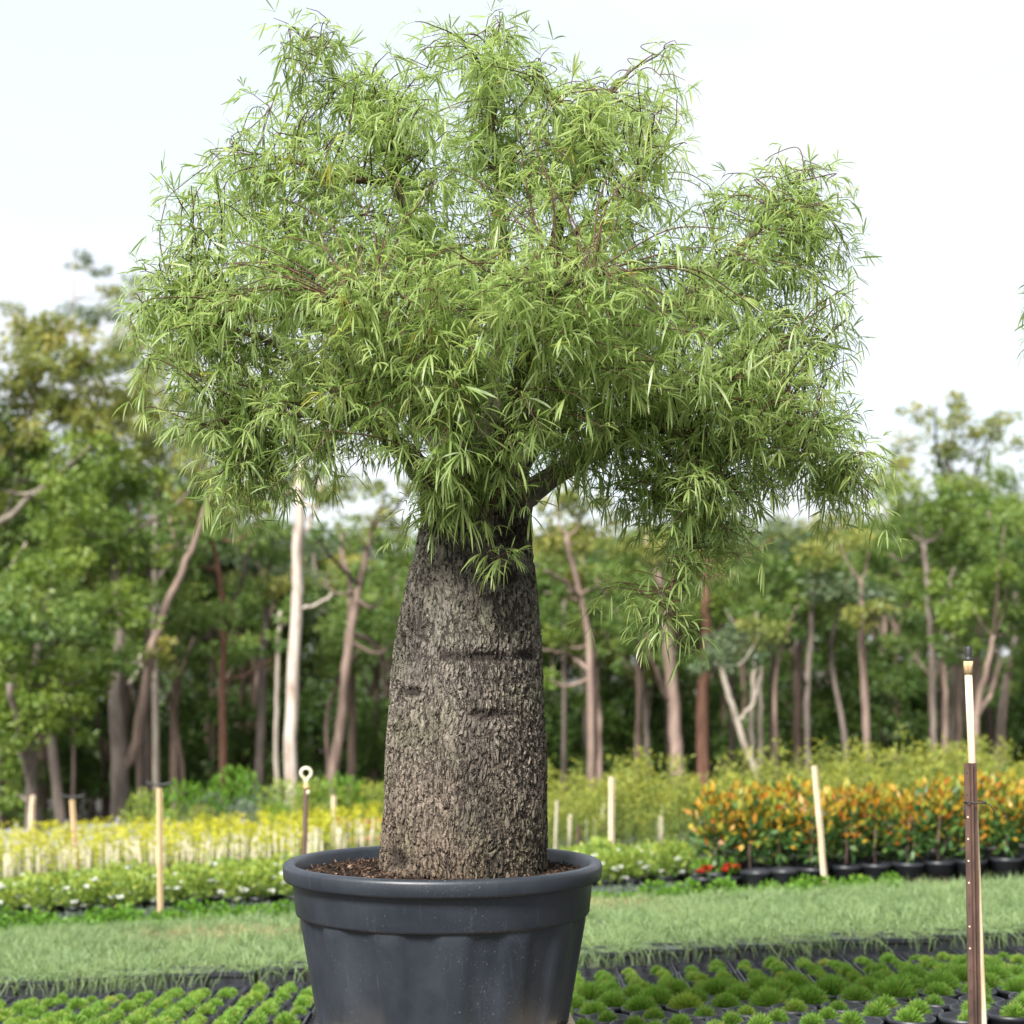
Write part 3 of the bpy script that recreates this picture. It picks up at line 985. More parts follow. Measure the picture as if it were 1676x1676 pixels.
# a second tree of the same kind, of which the photograph shows the tips of the crown
SHX = 3.035
bt2 = thing('bottle_tree', 'second bottle tree, only leafy tips of its crown in view', 'tree', (TX + SHX + 0.09, YT + 0.1, TZ0 - 0.03))
bt2.scale = (1.07, 1.07, 1.07)
for ch in list(bt.children):
    c = ch.copy()
    COL.objects.link(c)
    c.parent = bt2
pot2 = dup(pot1, (PXC + SHX, YT + 0.1, POTZ - 0.03), R(11), 1.0, 'second huge grey pot, under the bottle tree cut by the frame')
so2 = so.copy()
COL.objects.link(so2)
so2.location = (PXC + SHX, YT + 0.1, SOILZ - 0.03)
so2['label'] = 'bark chip potting mix in the second huge grey pot'
pal2 = make_pallet('wooden_pallet', 'timber pallet under the second huge grey pot', (PXC + SHX, YT + 0.1, POTZ - 0.03 - 0.1485))


# ------------------------------------------------------------------ small pots and plants
def potmesh(rt, h, rb=None, n=20):
    rb = rb or rt * 0.8
    g = Geo()
    g.add(*lathe([(0.001, 0.004), (rb, 0.0), (rt * 0.97, h * 0.86), (rt, h * 0.87), (rt, h), (rt * 0.94, h), (rt * 0.92, h * 0.86), (0.001, h * 0.84)], n))
    return g


def tuft_geo(r, h, n, seed, tint=0.45):
    g = Geo()
    v = unit(np.stack([rng.normal(0, 1, n), rng.normal(0, 1, n), np.abs(rng.normal(0, 0.9, n)) + 0.05], 1))
    o = v * np.array([r * 0.62, r * 0.62, h * 0.62]) * rng.uniform(0.55, 1.0, n)[:, None]
    v = unit(v * np.array([1, 1, 1.0]) + rng.normal(0, 0.22, (n, 3)) + np.array([0, 0, 0.35]))
    L = rng.uniform(0.32, 0.5, n) * (r + h) * 0.5
    t = np.clip(rng.normal(tint, 0.16, n), 0, 0.93)
    t[rng.random(n) < 0.03] = 1.0
    blades(g, o, v, L, np.full(n, 0.0034), rng.uniform(0, 0.4, n), t)
    return g


# front rows: round black pots with small grass mounds
pot_me = potmesh(0.094, 0.135).mesh('pot', M['black_pot'])
tuft_me = [tuft_geo(0.070, 0.092, 900, s).mesh('grass_mound', M['tuft']) for s in range(4)]
small_me = [tuft_geo(0.066, 0.078, 620, s, tn).mesh('grass_mound', M['tuft']) for s, tn in enumerate((0.3, 0.42, 0.52, 0.64))]
wide_me = [tuft_geo(0.108, 0.105, 1400, s, tn).mesh('grass_mound', M['tuft']) for s, tn in enumerate((0.42, 0.36, 0.5, 0.78))]
pale_me = tuft_geo(0.06, 0.06, 360, 9, 0.99).mesh('grass_mound', M['tuft'])


def part(name, me, parent, loc=(0, 0, 0), rz=0, sc=1.0):
    o = bpy.data.objects.new(name, me)
    COL.objects.link(o)
    o.parent = parent
    o.location = loc
    o.rotation_euler = (0, 0, rz)
    o.scale = (sc, sc, sc)
    return o


ORD = ('first', 'second', 'third', 'fourth', 'fifth', 'sixth', 'seventh', 'eighth')


def sx_at(X, Y):
    return 838 + X / Y * F


for row, Y in enumerate((6.72, 6.92, 7.13)):
    for k in range(-16, 16):
        X = k * 0.192 + (row % 2) * 0.096 + rng.normal(0, 0.006)
        s = sx_at(X, Y)
        if s < 900 or s > 1790:
            continue
        z = G(X, Y)
        t = thing('potted_grass', 'small green grass mound in round black pot, %s row from the bed edge' % ORD[row], 'potted grass', (X, Y + rng.normal(0, .01), z), 'round black pots of mounding grass')
        part('pot', pot_me, t)
        part('grass_mound', tuft_me[rng.integers(4)] if row < 2 else small_me[rng.integers(4)], t, (rng.normal(0, .012), rng.normal(0, .012), 0.110), rng.random() * 6, rng.uniform(0.72, 1.0))

# black seedling trays with rings of empty cells, carrying the smaller mounds
tg_ = Geo()
tg_.add(*box(-0.148, 0.148, -0.198, 0.198, 0.0, 0.012))
TH = 0.052
for s_ in (-1, 1):
    tg_.add(*box(s_ * 0.145 - 0.004, s_ * 0.145 + 0.004, -0.2, 0.2, 0.013, TH))
    tg_.add(*box(-0.1405, 0.1405, s_ * 0.195 - 0.004, s_ * 0.195 + 0.004, 0.013, TH))
for cx in (-0.096, -0.032, 0.032, 0.096):
    for cy in np.arange(-0.157, 0.16, 0.0628):
        tg_.add(*lathe([(0.024, 0.013), (0.0295, 0.047), (0.031, 0.049), (0.028, 0.050), (0.026, 0.038), (0.001, 0.034)], 10, (cx, cy, 0)))
tray_me = tg_.mesh('tray_body', M['black_pot'], False)
for row, Y in enumerate((8.0, 8.4, 8.8, 9.2)):
    for k in range(-12, 13):
        X = k * 0.301 + 0.1
        s = sx_at(X, Y)
        if s < -110 or s > 1790 or 560 < s < 880:
            continue
        t = thing('seedling_tray', 'black seedling tray of round cells, %s tray row behind the wide mounds' % ORD[row], 'seedling tray', (X, Y, G(X, Y) + 0.002), 'black seedling trays')
        part('tray_body', tray_me, t)
n_t = 0
# big soft mounds behind the front pots
for row, Y in enumerate((7.42, 7.62, 7.83)):
    for k in range(-16, 18):
        X = k * 0.182 + (row % 2) * 0.08 + rng.normal(0, 0.015)
        s = sx_at(X, Y)
        if s < 905 or s > 1780:
            continue
        t = thing('potted_grass', 'wide soft green grass mound hiding its pot, %s row behind the round pots' % ORD[row], 'potted grass', (X, Y + rng.normal(0, .02), G(X, Y)), 'wide mounds behind the front pots')
        part('pot', pot_me, t, sc=0.92)
        part('grass_mound', wide_me[rng.choice([0, 1, 2, 3], p=[.36, .36, .2, .08])], t, (0, 0, 0.105), rng.random() * 6, rng.uniform(0.72, 1.08))
        n_t += 1
for row in range(13):
    Y = 7.93 + row * 0.106
    for k in range(-26, 27):
        X = k * 0.150 + 0.025 + rng.normal(0, 0.008)
        s = sx_at(X, Y)
        if s < -30 or s > 1710 or 520 < s < 925 or rng.random() < 0.10:
            continue
        z = G(X, Y) + 0.040
        if n_t > 420:
            break
        lbl = 'small bright green grass mound in the %s tray row behind the wide mounds' % ORD[min(int((Y - 7.82) / 0.4), 3)]
        me = small_me[rng.integers(4)]
        if rng.random() < 0.03:
            me = pale_me
            lbl = 'straw coloured dried grass mound among green ones in a tray'
        o = bpy.data.objects.new('grass_mound', me)
        COL.objects.link(o)
        o.location = (X, Y + rng.normal(0, .01), z)
        o.rotation_euler = (0, 0, rng.random() * 6)
        q = rng.uniform(0.8, 1.15) - 0.017 * row
        o.scale = (q, q, q * rng.uniform(0.9, 1.15))
        tag(o, lbl, 'grass', 'dried mounds in the trays' if me is pale_me else 'small grass mounds in trays')
        n_t += 1

# blue green grass bed: pots along its front edge, and the mass of fine blades
bpg = Geo()
bpg.add(*box(-0.115, 0.115, -0.1, 0.1, 0.0, 0.13))
for s_ in (-1, 1):
    bpg.add(*box(s_ * 0.1155 - 0.006, s_ * 0.1155 + 0.006, -0.112, 0.112, 0.118, 0.142))
    bpg.add(*box(-0.109, 0.109, s_ * 0.106 - 0.006, s_ * 0.106 + 0.006, 0.118, 0.142))
edge_me = bpg.mesh('trough_body', M['black_pot'], False)
for k in range(-15, 18):
    X = k * 0.262 + 0.05
    Y = 9.62
    s = sx_at(X, Y)
    if s < -60 or s > 1740 or 540 < s < 900:
        continue
    t = thing('black_trough', 'square black pot at the front edge of the blue-green grass bed', 'plant pot', (X, Y + rng.normal(0, .02), G(X, Y)), 'black pots edging the grass bed')
    part('trough_body', edge_me, t, rz=rng.normal(0, 0.03))
g = Geo()
nb = 170000
gx, gy = np.meshgrid(np.arange(-4.6, 5.2, 0.175), np.arange(9.62, 13.05, 0.165))
gx = gx.ravel() + rng.normal(0, 0.035, gx.size)
gy = gy.ravel() + rng.normal(0, 0.03, gy.size)
ch = rng.uniform(0.75, 1.2, gx.size)
ct = rng.normal(0, 0.10, gx.size)
ci = rng.integers(0, gx.size, nb)
aa = rng.random(nb) * 2 * np.pi
X = gx[ci] + np.cos(aa) * rng.random(nb) * 0.06
Y = gy[ci] + np.sin(aa) * rng.random(nb) * 0.06
hmap = 0.5 + 0.5 * np.sin(X * 3.1 + np.sin(Y * 2.3) * 2) * np.sin(Y * 4.1 + np.sin(X * 1.7) * 2)
o = np.stack([X, Y, gz(X, Y) + 0.10], 1)
d = np.stack([np.cos(aa) * rng.uniform(0.1, 1.0, nb), np.sin(aa) * rng.uniform(0.1, 1.0, nb), rng.uniform(0.6, 1.2, nb)], 1)
Lb = rng.uniform(0.10, 0.19, nb) * ch[ci] * (0.85 + 0.25 * hmap)
tn = np.clip(rng.normal(0.42, 0.13, nb) + ct[ci] + 0.14 * (hmap - 0.5), 0, 0.9)
dry = np.sin(gx * 1.3 + 1) * np.sin(gy * 2.1 + gx * 0.6)
tn[(rng.random(nb) < (0.5 * np.clip(dry - 0.5, 0, 1) * 2 * (gy > 11.2))[ci])] = 1.0
no = 6500                                       # the front row hangs over the pot edges, thicker here and there
X2 = rng.uniform(-4.6, 5.2, no)
X2 = X2[rng.random(no) < 0.35 + 0.65 * np.clip(np.sin(X2 * 5.1) + np.sin(X2 * 2.3 + 1) + 0.4, 0, 1)]
n2 = len(X2)
Y2 = rng.uniform(9.49, 9.62, n2)
o2 = np.stack([X2, Y2, gz(X2, Y2) + rng.uniform(0.12, 0.17, n2)], 1)
d2 = np.stack([rng.normal(0, .45, n2), rng.uniform(-1.0, -0.2, n2), rng.uniform(-0.2, 0.7, n2)], 1)
blades(g, o2, d2, rng.uniform(0.07, 0.16, n2), np.full(n2, 0.0036), rng.uniform(0.7, 1.7, n2), np.clip(rng.normal(0.4, .14, n2), 0, .9))
blades(g, o, d, Lb, np.full(nb, 0.0036), rng.uniform(0.2, 1.1, nb), tn)
tag(g.obj('grass_bed', M['bluegrass']), 'wide bed of fine weeping blue-green grass behind the big pot', 'grass', kind='stuff')

# plant labels pushed into the grass bed
lg = Geo().add(*box(-0.028, 0.028, -0.002, 0.002, 0.10, 0.15)).add(*box(-0.006, 0.006, -0.0015, 0.0015, -0.15, 0.0995))
lab_me = lg.mesh('tag_plate', M['white_plastic'])
for (x, y, Y, txt) in ((375, 1531, 12.6, 'white plastic plant tag standing in grass left of the big pot'),
                       (190, 1545, 12.2, 'tiny white plant tag low in the grass bed'),
                       (972, 1490, 12.8, 'white plant tag in grass just right of the big pot rim')):
    p = P(x, y, Y)
    t = thing('plant_tag', txt, 'plant tag', (p[0], Y, p[2] - 0.125))
    part('tag_plate', lab_me, t, rz=rng.normal(0, 0.2), sc=0.75 if x == 190 else 1.1)


# bright leafy row
def rosette(n, r, h, L):
    g = Geo()
    o = ball(n) * np.array([r, r, h * 0.5]) + np.array([0, 0, h * 0.5])
    d = unit(o * np.array([1, 1, 0.4]) + rng.normal(0, 0.03, (n, 3))) + np.array([0, 0, 0.35])
    cards(g, o, d, rng.uniform(0.7, 1.2, n) * L, rng.uniform(0.55, 0.8, n) * L, np.clip(rng.normal(0.5, 0.22, n), 0, 1))
    return g


leafy_me = [rosette(170, 0.13, 0.20, 0.045).mesh('foliage', M['leafy']) for _ in range(5)]
for row, Y in enumerate((13.25, 13.55, 13.9)):
    for k in range(-24, 24):
        X = k * 0.235 + row * 0.11 + rng.normal(0, 0.03)
        s = sx_at(X, Y)
        if s < -40 or s > 1480 or 500 < s < 925:
            continue
        t = thing('leafy_plant', 'low bright green leafy plant, %s row of the strip beyond the grass bed' % ORD[row], 'plant', (X, Y + rng.normal(0, .04), G(X, Y) - 0.01), 'strip of low leafy plants')
        part('foliage', leafy_me[rng.integers(5)], t, rz=rng.random() * 6, sc=rng.uniform(0.6, 1.15) if s < 900 else rng.uniform(0.6, 0.98))
# grey green strip
g = Geo()
nb = 22000
X = rng.uniform(-5, 2.6, nb)
Y = rng.uniform(14.15, 14.75, nb)
o = np.stack([X, Y, gz(X, Y) + rng.random(nb) * 0.10], 1)
d = np.stack([rng.normal(0, 0.6, nb), rng.normal(0, 0.6, nb), rng.uniform(0.3, 1, nb)], 1)
cards(g, o, d, rng.uniform(0.03, 0.07, nb), np.full(nb, 0.010), rng.random(nb))
tag(g.obj('ground_cover', M['greyleaf']), 'low grey-green ground cover strip in front of the white-flowered shrubs', 'ground cover', kind='stuff')


# white flowered shrubs in black pots
def shrub(n, r, h, L, z0=0.1, w=0.5, tilt=0.3, mean=0.5, sd=0.2, topbias=0.3):
    g = Geo()
    o = ball(n, 0.3) * np.array([r, r, (h - z0) * 0.5]) + np.array([0, 0, z0 + (h - z0) * 0.5])
    d = unit(o - np.array([0, 0, z0])) + rng.normal(0, 0.5, (n, 3)) + np.array([0, 0, tilt])
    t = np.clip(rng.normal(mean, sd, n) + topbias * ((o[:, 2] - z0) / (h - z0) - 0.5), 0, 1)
    cards(g, o, d, rng.uniform(0.7, 1.3, n) * L, rng.uniform(0.8, 1.2, n) * L * w, t)
    return g


def flower_me(r, mat):
    g = Geo()
    a = np.arange(6) / 6 * 6.283
    d = np.stack([np.cos(a), np.sin(a), np.full(6, 0.35)], 1)
    cards(g, np.zeros((6, 3)), d, np.full(6, r), np.full(6, r * 0.8), rng.random(6))
    d2 = np.stack([np.cos(a + .5), np.sin(a + .5), np.full(6, 1.0)], 1)
    cards(g, np.zeros((6, 3)), d2, np.full(6, r * 0.8), np.full(6, r * 0.7), rng.random(6))
    return g.mesh('flower', mat)


wf = flower_me(0.042, M['white_flower'])
pot_s = potmesh(0.10, 0.15, n=14).mesh('pot', M['black_pot'])
wsh = [shrub(330, 0.17, 0.40, 0.055, 0.12).mesh('foliage', M['limeleaf']) for _ in range(4)]
nfl = 0
for row, Y in enumerate((15.0, 15.35, 15.75, 16.2)):
    for k in range(-22, 10):
        X = k * 0.27 + row * 0.1 + rng.normal(0, 0.03)
        s = sx_at(X, Y)
        if s < -50 or s > 1135 or 520 < s < 930:
            continue
        t = thing('flowering_shrub', 'lime shrub with white flowers in black pot, %s row beyond the leafy strip' % ORD[row], 'shrub', (X, Y + rng.normal(0, .03), G(X, Y)), 'rows of white-flowered shrubs', rng.random() * 6)
        part('pot', pot_s, t)
        sc_ = rng.uniform(0.85, 1.1)
        part('foliage', wsh[rng.integers(4)], t, sc=sc_)
        for q in range(5 if row < 2 else 2):
            if nfl >= 290:
                break
            u = unit(rng.normal(0, 1, 3) * np.array([1, 1, 0.8]))
            part('flower', wf, t, tuple(u * np.array([.165, .165, .13]) * sc_ + np.array([0, 0, .25])), rng.random() * 6, rng.uniform(0.7, 1.25))
            nfl += 1

# staked rows on the left: yellow tipped plants on bleached canes
stake_me = Geo().add(*tube([[0, 0, 0.05], [0, 0, 0.58]], 0.0075, 6)).mesh('cane', M['stake'])


def staked_fol(n):
    g = Geo()
    z = rng.beta(2.2, 1.1, n) * 0.58 + 0.08
    r = 0.05 + 0.08 * rng.random(n) * (z / 0.6)
    a = rng.random(n) * 6.28
    o = np.stack([np.cos(a) * r, np.sin(a) * r, z], 1)
    d = np.stack([np.cos(a), np.sin(a), rng.normal(0.5, 0.4, n)], 1)
    cards(g, o, d, rng.uniform(0.03, 0.055, n), rng.uniform(0.014, 0.026, n), np.clip((z - 0.05) / 0.62 * 0.9 + rng.normal(0, .14, n), 0, 1))
    return g


sfol = [staked_fol(120).mesh('foliage', M['yellowleaf']) for _ in range(4)]
pot_t = potmesh(0.075, 0.14, n=10).mesh('pot', M['black_pot'])
for row, Y in enumerate((17.0, 17.7, 18.5, 19.4, 20.4, 21.5, 22.8, 24.2)):
    for k in range(-40, 10):
        X = k * 0.26 + row * 0.08 + rng.normal(0, 0.02)
        s = sx_at(X, Y)
        if s < -30 or s > 640 or (520 < s and row < 3):
            continue
        t = thing('staked_plant', 'yellow-tipped young plant on pale canes, %s row behind the white-flowered shrubs' % ORD[row], 'plant', (X, Y + rng.normal(0, .03), G(X, Y)), 'rows of yellow-tipped plants on canes')
        part('pot', pot_t, t)
        for q in range(4 if row < 4 else 2):
            st = part('cane', stake_me, t, (rng.uniform(-.11, .11), rng.uniform(-.03, .03), 0), 0, rng.uniform(0.85, 1.08))
            st.rotation_euler = (rng.normal(0, .03), rng.normal(0, .03), 0)
        part('foliage', sfol[rng.integers(4)], t, rz=rng.random() * 6, sc=rng.uniform(0.9, 1.12))


# tall feathery hedge plants at the right, some on canes
def feathery(n, h, r):
    g = Geo()
    k = 7
    for s_ in range(k):
        a = rng.random() * 6.28
        b = np.array([math.cos(a), math.sin(a), 0]) * r * rng.uniform(0.1, 1.0)
        hh = h * rng.uniform(0.7, 1.08)
        m = n // k
        f = rng.random(m) ** 0.8
        o = b[None] * (0.3 + 0.7 * f[:, None]) + np.stack([rng.normal(0, .05, m), rng.normal(0, .05, m), 0.12 + f * (hh - 0.12)], 1)
        d = np.stack([rng.normal(0, .7, m), rng.normal(0, .7, m), rng.uniform(0.2, 1.1, m)], 1)
        cards(g, o, d, rng.uniform(0.04, 0.09, m), rng.uniform(0.012, 0.022, m), np.clip(0.15 + 0.6 * f + rng.normal(0, .14, m), 0, 1))
    return g


fea = [feathery(620, 0.98, 0.2).mesh('foliage', M['feather']) for _ in range(6)]
cane_long = Geo().add(*tube([[0, 0, 0.05], [0, 0, 0.62]], 0.008, 6)).mesh('cane', M['stake'])
for row, Y in enumerate((19.0, 20.0, 21.1, 22.3, 23.6)):
    for k in range(0, 36):
        X = 0.15 + k * 0.27 + row * 0.07 + rng.normal(0, 0.05)
        s = sx_at(X, Y)
        if s < 880 or s > 1740:
            continue
        t = thing('tall_shrub', 'tall feathery yellow-green shrub, %s row of the hedge behind the magnolias' % ORD[row], 'shrub', (X, Y + rng.normal(0, .1), G(X, Y)), 'rows of feathery shrubs', rng.random() * 6)
        part('foliage', fea[rng.integers(6)], t, sc=rng.uniform(0.8, 1.3) if row else rng.uniform(0.7, 1.0))
        if row == 0 and s < 1170:
            for q in range(2):
                part('cane', cane_long, t, (rng.uniform(-.12, .12), -0.2, 0), 0, rng.uniform(0.8, 1.1))

# magnolias with rust coloured leaves in black pots
mag_pot = potmesh(0.135, 0.22, 0.11, 18).mesh('pot', M['black_pot'])
mag_stem = Geo().add(*tube([[0, 0, .18], [.01, 0, .35], [0, .01, .6]], np.array([.012, .010, .005]), 6)).mesh('stem', M['trunk_brown'])


def magnolia(n):
    g = Geo()
    o = ball(n, 0.35) * np.array([.17, .17, .27]) + np.array([0, 0, 0.53])
    out_ = unit(o - np.array([0, 0, 0.42]))
    d = out_ + rng.normal(0, 0.45, (n, 3)) + np.array([0, 0, 0.4])
    f = (o[:, 2] - 0.26) / 0.54
    rust = rng.random(n) < np.clip(1.15 * f - 0.15, 0.04, 0.85)
    t = np.where(rust, rng.uniform(0.52, 1.0, n), rng.uniform(0.05, 0.5, n))
    cards(g, o, d, rng.uniform(0.06, 0.105, n), rng.uniform(0.03, 0.045, n), t)
    return g


mags = [magnolia(300).mesh('foliage', M['magnolia']) for _ in range(5)]
for row, Y in enumerate((14.25, 14.6, 14.95, 15.3)):
    for k in range(0, 16):
        X = 1.66 + k * 0.262 + (row % 2) * 0.12 + rng.normal(0, 0.015)
        s = sx_at(X, Y)
        if s > 1740 or s < 1165:
            continue
        nm = 'magnolia bush with rust-backed leaves in black pot, %s magnolia row from the grass' % ORD[row]
        t = thing('magnolia_bush', nm, 'bush', (X, Y + rng.normal(0, .03), G(X, Y)), 'rows of rust-leaved magnolias', rng.random() * 6)
        part('pot', mag_pot, t)
        part('stem', mag_stem, t)
        part('foliage', mags[rng.integers(5)], t, sc=rng.uniform(0.86, 1.14))
# two empty tall black pots and red flowering plants at the left end of the magnolias
for (x, lbl) in ((1240, 'tall empty black pot at the left end of the magnolia rows'), (1283, 'empty black pot beside the tall one, nearer the magnolias')):
    Y = 13.95
    X = (x - 838) * Y / F
    t = thing('black_pot', lbl, 'plant pot', (X, Y, G(X, Y)))
    part('pot', potmesh(0.115, 0.235, 0.10, 20).mesh('pot', M['black_pot']), t)
rf = flower_me(0.05, M['red_flower'])
for (x, lbl) in ((1152, 'red flowering plant in a black pot at the end of the white-flowered shrubs'), (1192, 'red-flowered plant in black pot next to the tall empty pots')):
    Y = 14.2
    X = (x - 838) * Y / F
    t = thing('red_plant', lbl, 'plant', (X, Y, G(X, Y)))
    part('pot', mag_pot, t, sc=0.85)
    part('foliage', shrub(90, 0.09, 0.30, 0.05, 0.18).mesh('foliage', M['leafy']), t)
    for q in range(4):
        part('flower', rf, t, (rng.uniform(-.06, .06), rng.uniform(-.09, -.02), rng.uniform(.22, .30)), rng.random() * 6)

# mixed bushes behind the staked rows at the left
bush_me = {c: [shrub(900, 0.55, 1.05, 0.085, 0.02, 0.42, 0.2).mesh('foliage', M[c]) for _ in range(3)] for c in ('leafy', 'greyleaf', 'limeleaf', 'feather')}
BUSH = [(235, 1325, .75, 'limeleaf', 'lime green bush beside the end of the grey fence'), (300, 1310, 1.0, 'leafy', 'rounded bright green bush behind the left cane rows'),
        (345, 1330, .9, 'greyleaf', 'grey-green bush right of the bright rounded bush'), (385, 1290, 1.05, 'leafy', 'taller bright green bush under the reddish trunk'),
        (425, 1320, .95, 'greyleaf', 'pale grey-green bush left of the white trunk'), (465, 1310, 1.0, 'limeleaf', 'lime bush at the foot of the white trunk'),
        (520, 1305, 1.05, 'limeleaf', 'lime bush behind the steel post with ring top'), (560, 1300, 1.0, 'leafy', 'green bush at the foot of the leaning pinkish trunk'),
        (600, 1310, 1.0, 'feather', 'feathery bush beside the bottle tree trunk with pink flowers before it'), (640, 1310, 1.0, 'limeleaf', 'lime bush partly hidden by the bottle tree trunk'),
        (275, 1355, .6, 'limeleaf', 'low lime bush behind the tall cane stake'), (400, 1345, .7, 'greyleaf', 'low grey bush behind the yellow-tipped plants'),
        (500, 1340, .7, 'feather', 'low feathery bush behind the yellow-tipped plants'), (450, 1345, .65, 'leafy', 'low green bush behind the yellow-tipped plants'),
        (330, 1350, .6, 'feather', 'small feathery bush below the rounded bright bush')]
for (x, y, s_, c, lbl) in BUSH:
    Y = 28.0 if s_ > 0.72 else 26.0
    Y += rng.normal(0, .5)
    X = (x - 838) * Y / F
    z = G(X, Y)
    hgt = (CAMZ + (1075 - (y - 28)) * Y / F) - z
    t = thing('bush', lbl, 'bush', (X, Y, z))
    o = part('foliage', bush_me[c][rng.integers(3)], t, rz=rng.random() * 6)
    o.scale = (s_ * 0.9, s_ * 0.9, max(hgt, 0.4) / 1.0)
pf = flower_me(0.11, M['pink_flower'])
rf2 = flower_me(0.11, M['red_flower'])
for (x, y, lbl, me) in ((578, 1345, 'pink flowering shrub left of the bottle tree trunk', pf), (608, 1342, 'red flowering shrub against the bottle tree trunk', rf2), (598, 1372, 'low coral flowering shrub by the pot rim', pf)):
    Y = 25.0
    X = (x - 838) * Y / F
    z = G(X, Y)
    t = thing('flowering_shrub', lbl, 'shrub', (X, Y, z))
    hh = (CAMZ + (1075 - y) * Y / F) - z
    o = part('foliage', bush_me['greyleaf'][1], t)
    o.scale = (.4, .4, hh)
    for q in range(6):
        part('flower', me, t, (rng.uniform(-.2, .2), -0.2 + rng.uniform(-.1, .1), hh * rng.uniform(0.75, 1.05)), rng.random() * 6)


# ------------------------------------------------------------------ stakes, sprinklers, posts and fence
def stake(x0, y0, x1, y1, Y, wpx, mat, label, top=None, cat='stake', name='timber_stake'):
    """square timber stake from its foot (x0, y0) to its top (x1, y1)"""
    a, b = P(x0, y0, Y), P(x1, y1, Y)
    w = wpx * Y / F / 2
    t = thing(name, label, cat, tuple(a))
    v = b - a
    pts = np.array([v * f for f in (-0.05, 0.25, 0.5, 0.75, 1.0)])
    pts[:, 0] += rng.normal(0, w * 0.08, 5)
    Geo().add(*tube(pts, w * 1.05, 4)).obj('shaft', mat, t, False)
    if top == 'cross':
        s_ = 0.0045
        g_ = Geo()
        h = np.linspace(-1, 1, 9)
        arm = np.stack([h * 22 * Y / F, np.zeros(9), 0.028 + 0.02 * h ** 2], 1) + v
        g_.add(*tube(arm, 0.009, 6))
        g_.add(*tube(np.array([v, v + np.array([0, 0, .028])]), 0.006, 6))
        g_.obj('sprinkler_arm', M['wire'], t)
    return t


stake(263, 1517, 261, 1290, 14.3, 9, M['timber'], 'orange-brown timber sprinkler stake with curved crossbar, foot in the leafy strip', 'cross', 'sprinkler', 'sprinkler_stake')
stake(131, 1478, 118, 1309, 17.7, 8.5, M['timber'], 'leaning timber sprinkler stake with curved crossbar among the cane rows', 'cross', 'sprinkler', 'sprinkler_stake')
stake(48, 1420, 54, 1302, 26.0, 8, M['pale_timber'], 'pale timber stake before the double trunked tree')
stake(1352, 1462, 1333, 1254, 13.9, 9, M['pale_timber'], 'pale leaning timber stake in front of the magnolias')
stake(1000, 1428, 1002, 1272, 18.6, 9, M['pale_timber'], 'pale upright timber stake right of the bottle tree')
stake(547, 1395, 546, 1302, 24.5, 7, M['pale_timber'], 'short pale stake beside the pink flowering shrub')
stake(398, 1385, 398, 1331, 25.5, 5, M['timber'], 'short thin stake before the grey-green bush')
stake(293, 1385, 293, 1348, 25.5, 6, M['timber'], 'short brown peg behind the tall cross-topped stake')
stake(203, 1390, 202, 1343, 30.0, 6, M['pale_timber'], 'pale peg at the right end of the grey fence')
stake(109, 1395, 109, 1355, 30.0, 6, M['rust'], 'short brown peg in front of the grey fence')
stake(31, 1395, 30, 1367, 30.0, 5, M['rust'], 'shortest brown peg in front of the fence by the double trunk')
stake(1278, 1330, 1277, 1308, 18.0, 6, M['white_plastic'], 'white peg top poking above the magnolias')
stake(908, 1420, 912, 1310, 18.4, 5, M['stake'], 'thin pale cane right beside the bottle tree trunk')
stake(948, 1425, 947, 1350, 18.2, 6, M['rust'], 'short dark stake between the trunk and the pale upright stake')

# steel post with ring-topped brass sprinkler
Y = 11.6
a, b = P(494, 1556, Y), P(501, 1288, Y)
t = thing('sprinkler_post', 'dark steel post with brass ring sprinkler on top, behind the pot', 'sprinkler', tuple(a))
v = b - a
Geo().add(*tube(np.array([-v * 0.1, v * 0.5, v]), 0.0165, 6)).obj('post', M['rust'], t)
g = Geo()
ang = np.linspace(-0.5 * np.pi + 0.35, 1.5 * np.pi - 0.35, 22)
rr_ = 0.034
ring = np.stack([rr_ * np.cos(ang), np.zeros(22), 0.092 + rr_ * np.sin(ang)], 1) + v
neck = np.array([0.0, 0, 0.012]) + v
ring = np.vstack([[neck + np.array([0.006, 0, 0])], ring[::1], [neck + np.array([-0.006, 0, 0])]])
g.add(*tube(ring, 0.010, 8))
g.obj('ring_head', M['brass'], t)
Geo().add(*lathe([(0.001, -0.012), (0.019, -0.012), (0.019, 0.004), (0.016, 0.006), (0.014, 0.030), (0.001, 0.030)], 14, v)).obj('collar', M['copper'], t)
Geo().add(*lathe([(0.001, -0.05), (0.010, -0.05), (0.011, -0.022), (0.001, -0.022)], 10, v + np.array([0.014, -0.012, 0]))).obj('nozzle', M['brass'], t)

# near right: steel picket with timber riser tied to it
Y = 6.1
a, b = P(1597, 1700, Y), P(1588, 1249, Y)
t = thing('steel_picket', 'rusty star-section steel picket with holes, wired to a pale timber riser', 'post', (a[0], Y, G(a[0], Y)))
base = np.array([a[0], Y, G(a[0], Y)])
s_ = 0.0215
g = Geo()
pts = np.array([a - base - np.array([0, 0, .2]), b - base])
sec = np.array([(-s_, -0.004), (-0.005, -0.006), (-0.003, -0.024), (0.003, -0.024), (0.005, -0.006), (s_, -0.004), (s_, 0.002), (0.004, 0.004), (-0.004, 0.004), (-s_, 0.002)])
V = np.array([[p_[0] + q[0], p_[1] + q[1], p_[2]] for p_ in pts for q in sec])
n_ = len(sec)
Qs = [[i_, (i_ + 1) % n_, n_ + (i_ + 1) % n_, n_ + i_] for i_ in range(n_)]
V = np.vstack([V, [[pts[1][0], pts[1][1] - .004, pts[1][2]]]])
Ts = [[2 * n_, n_ + i_, n_ + (i_ + 1) % n_] for i_ in range(n_)]
g.add(V, Qs, Ts)
g.obj('post', M['rust'], t, False)
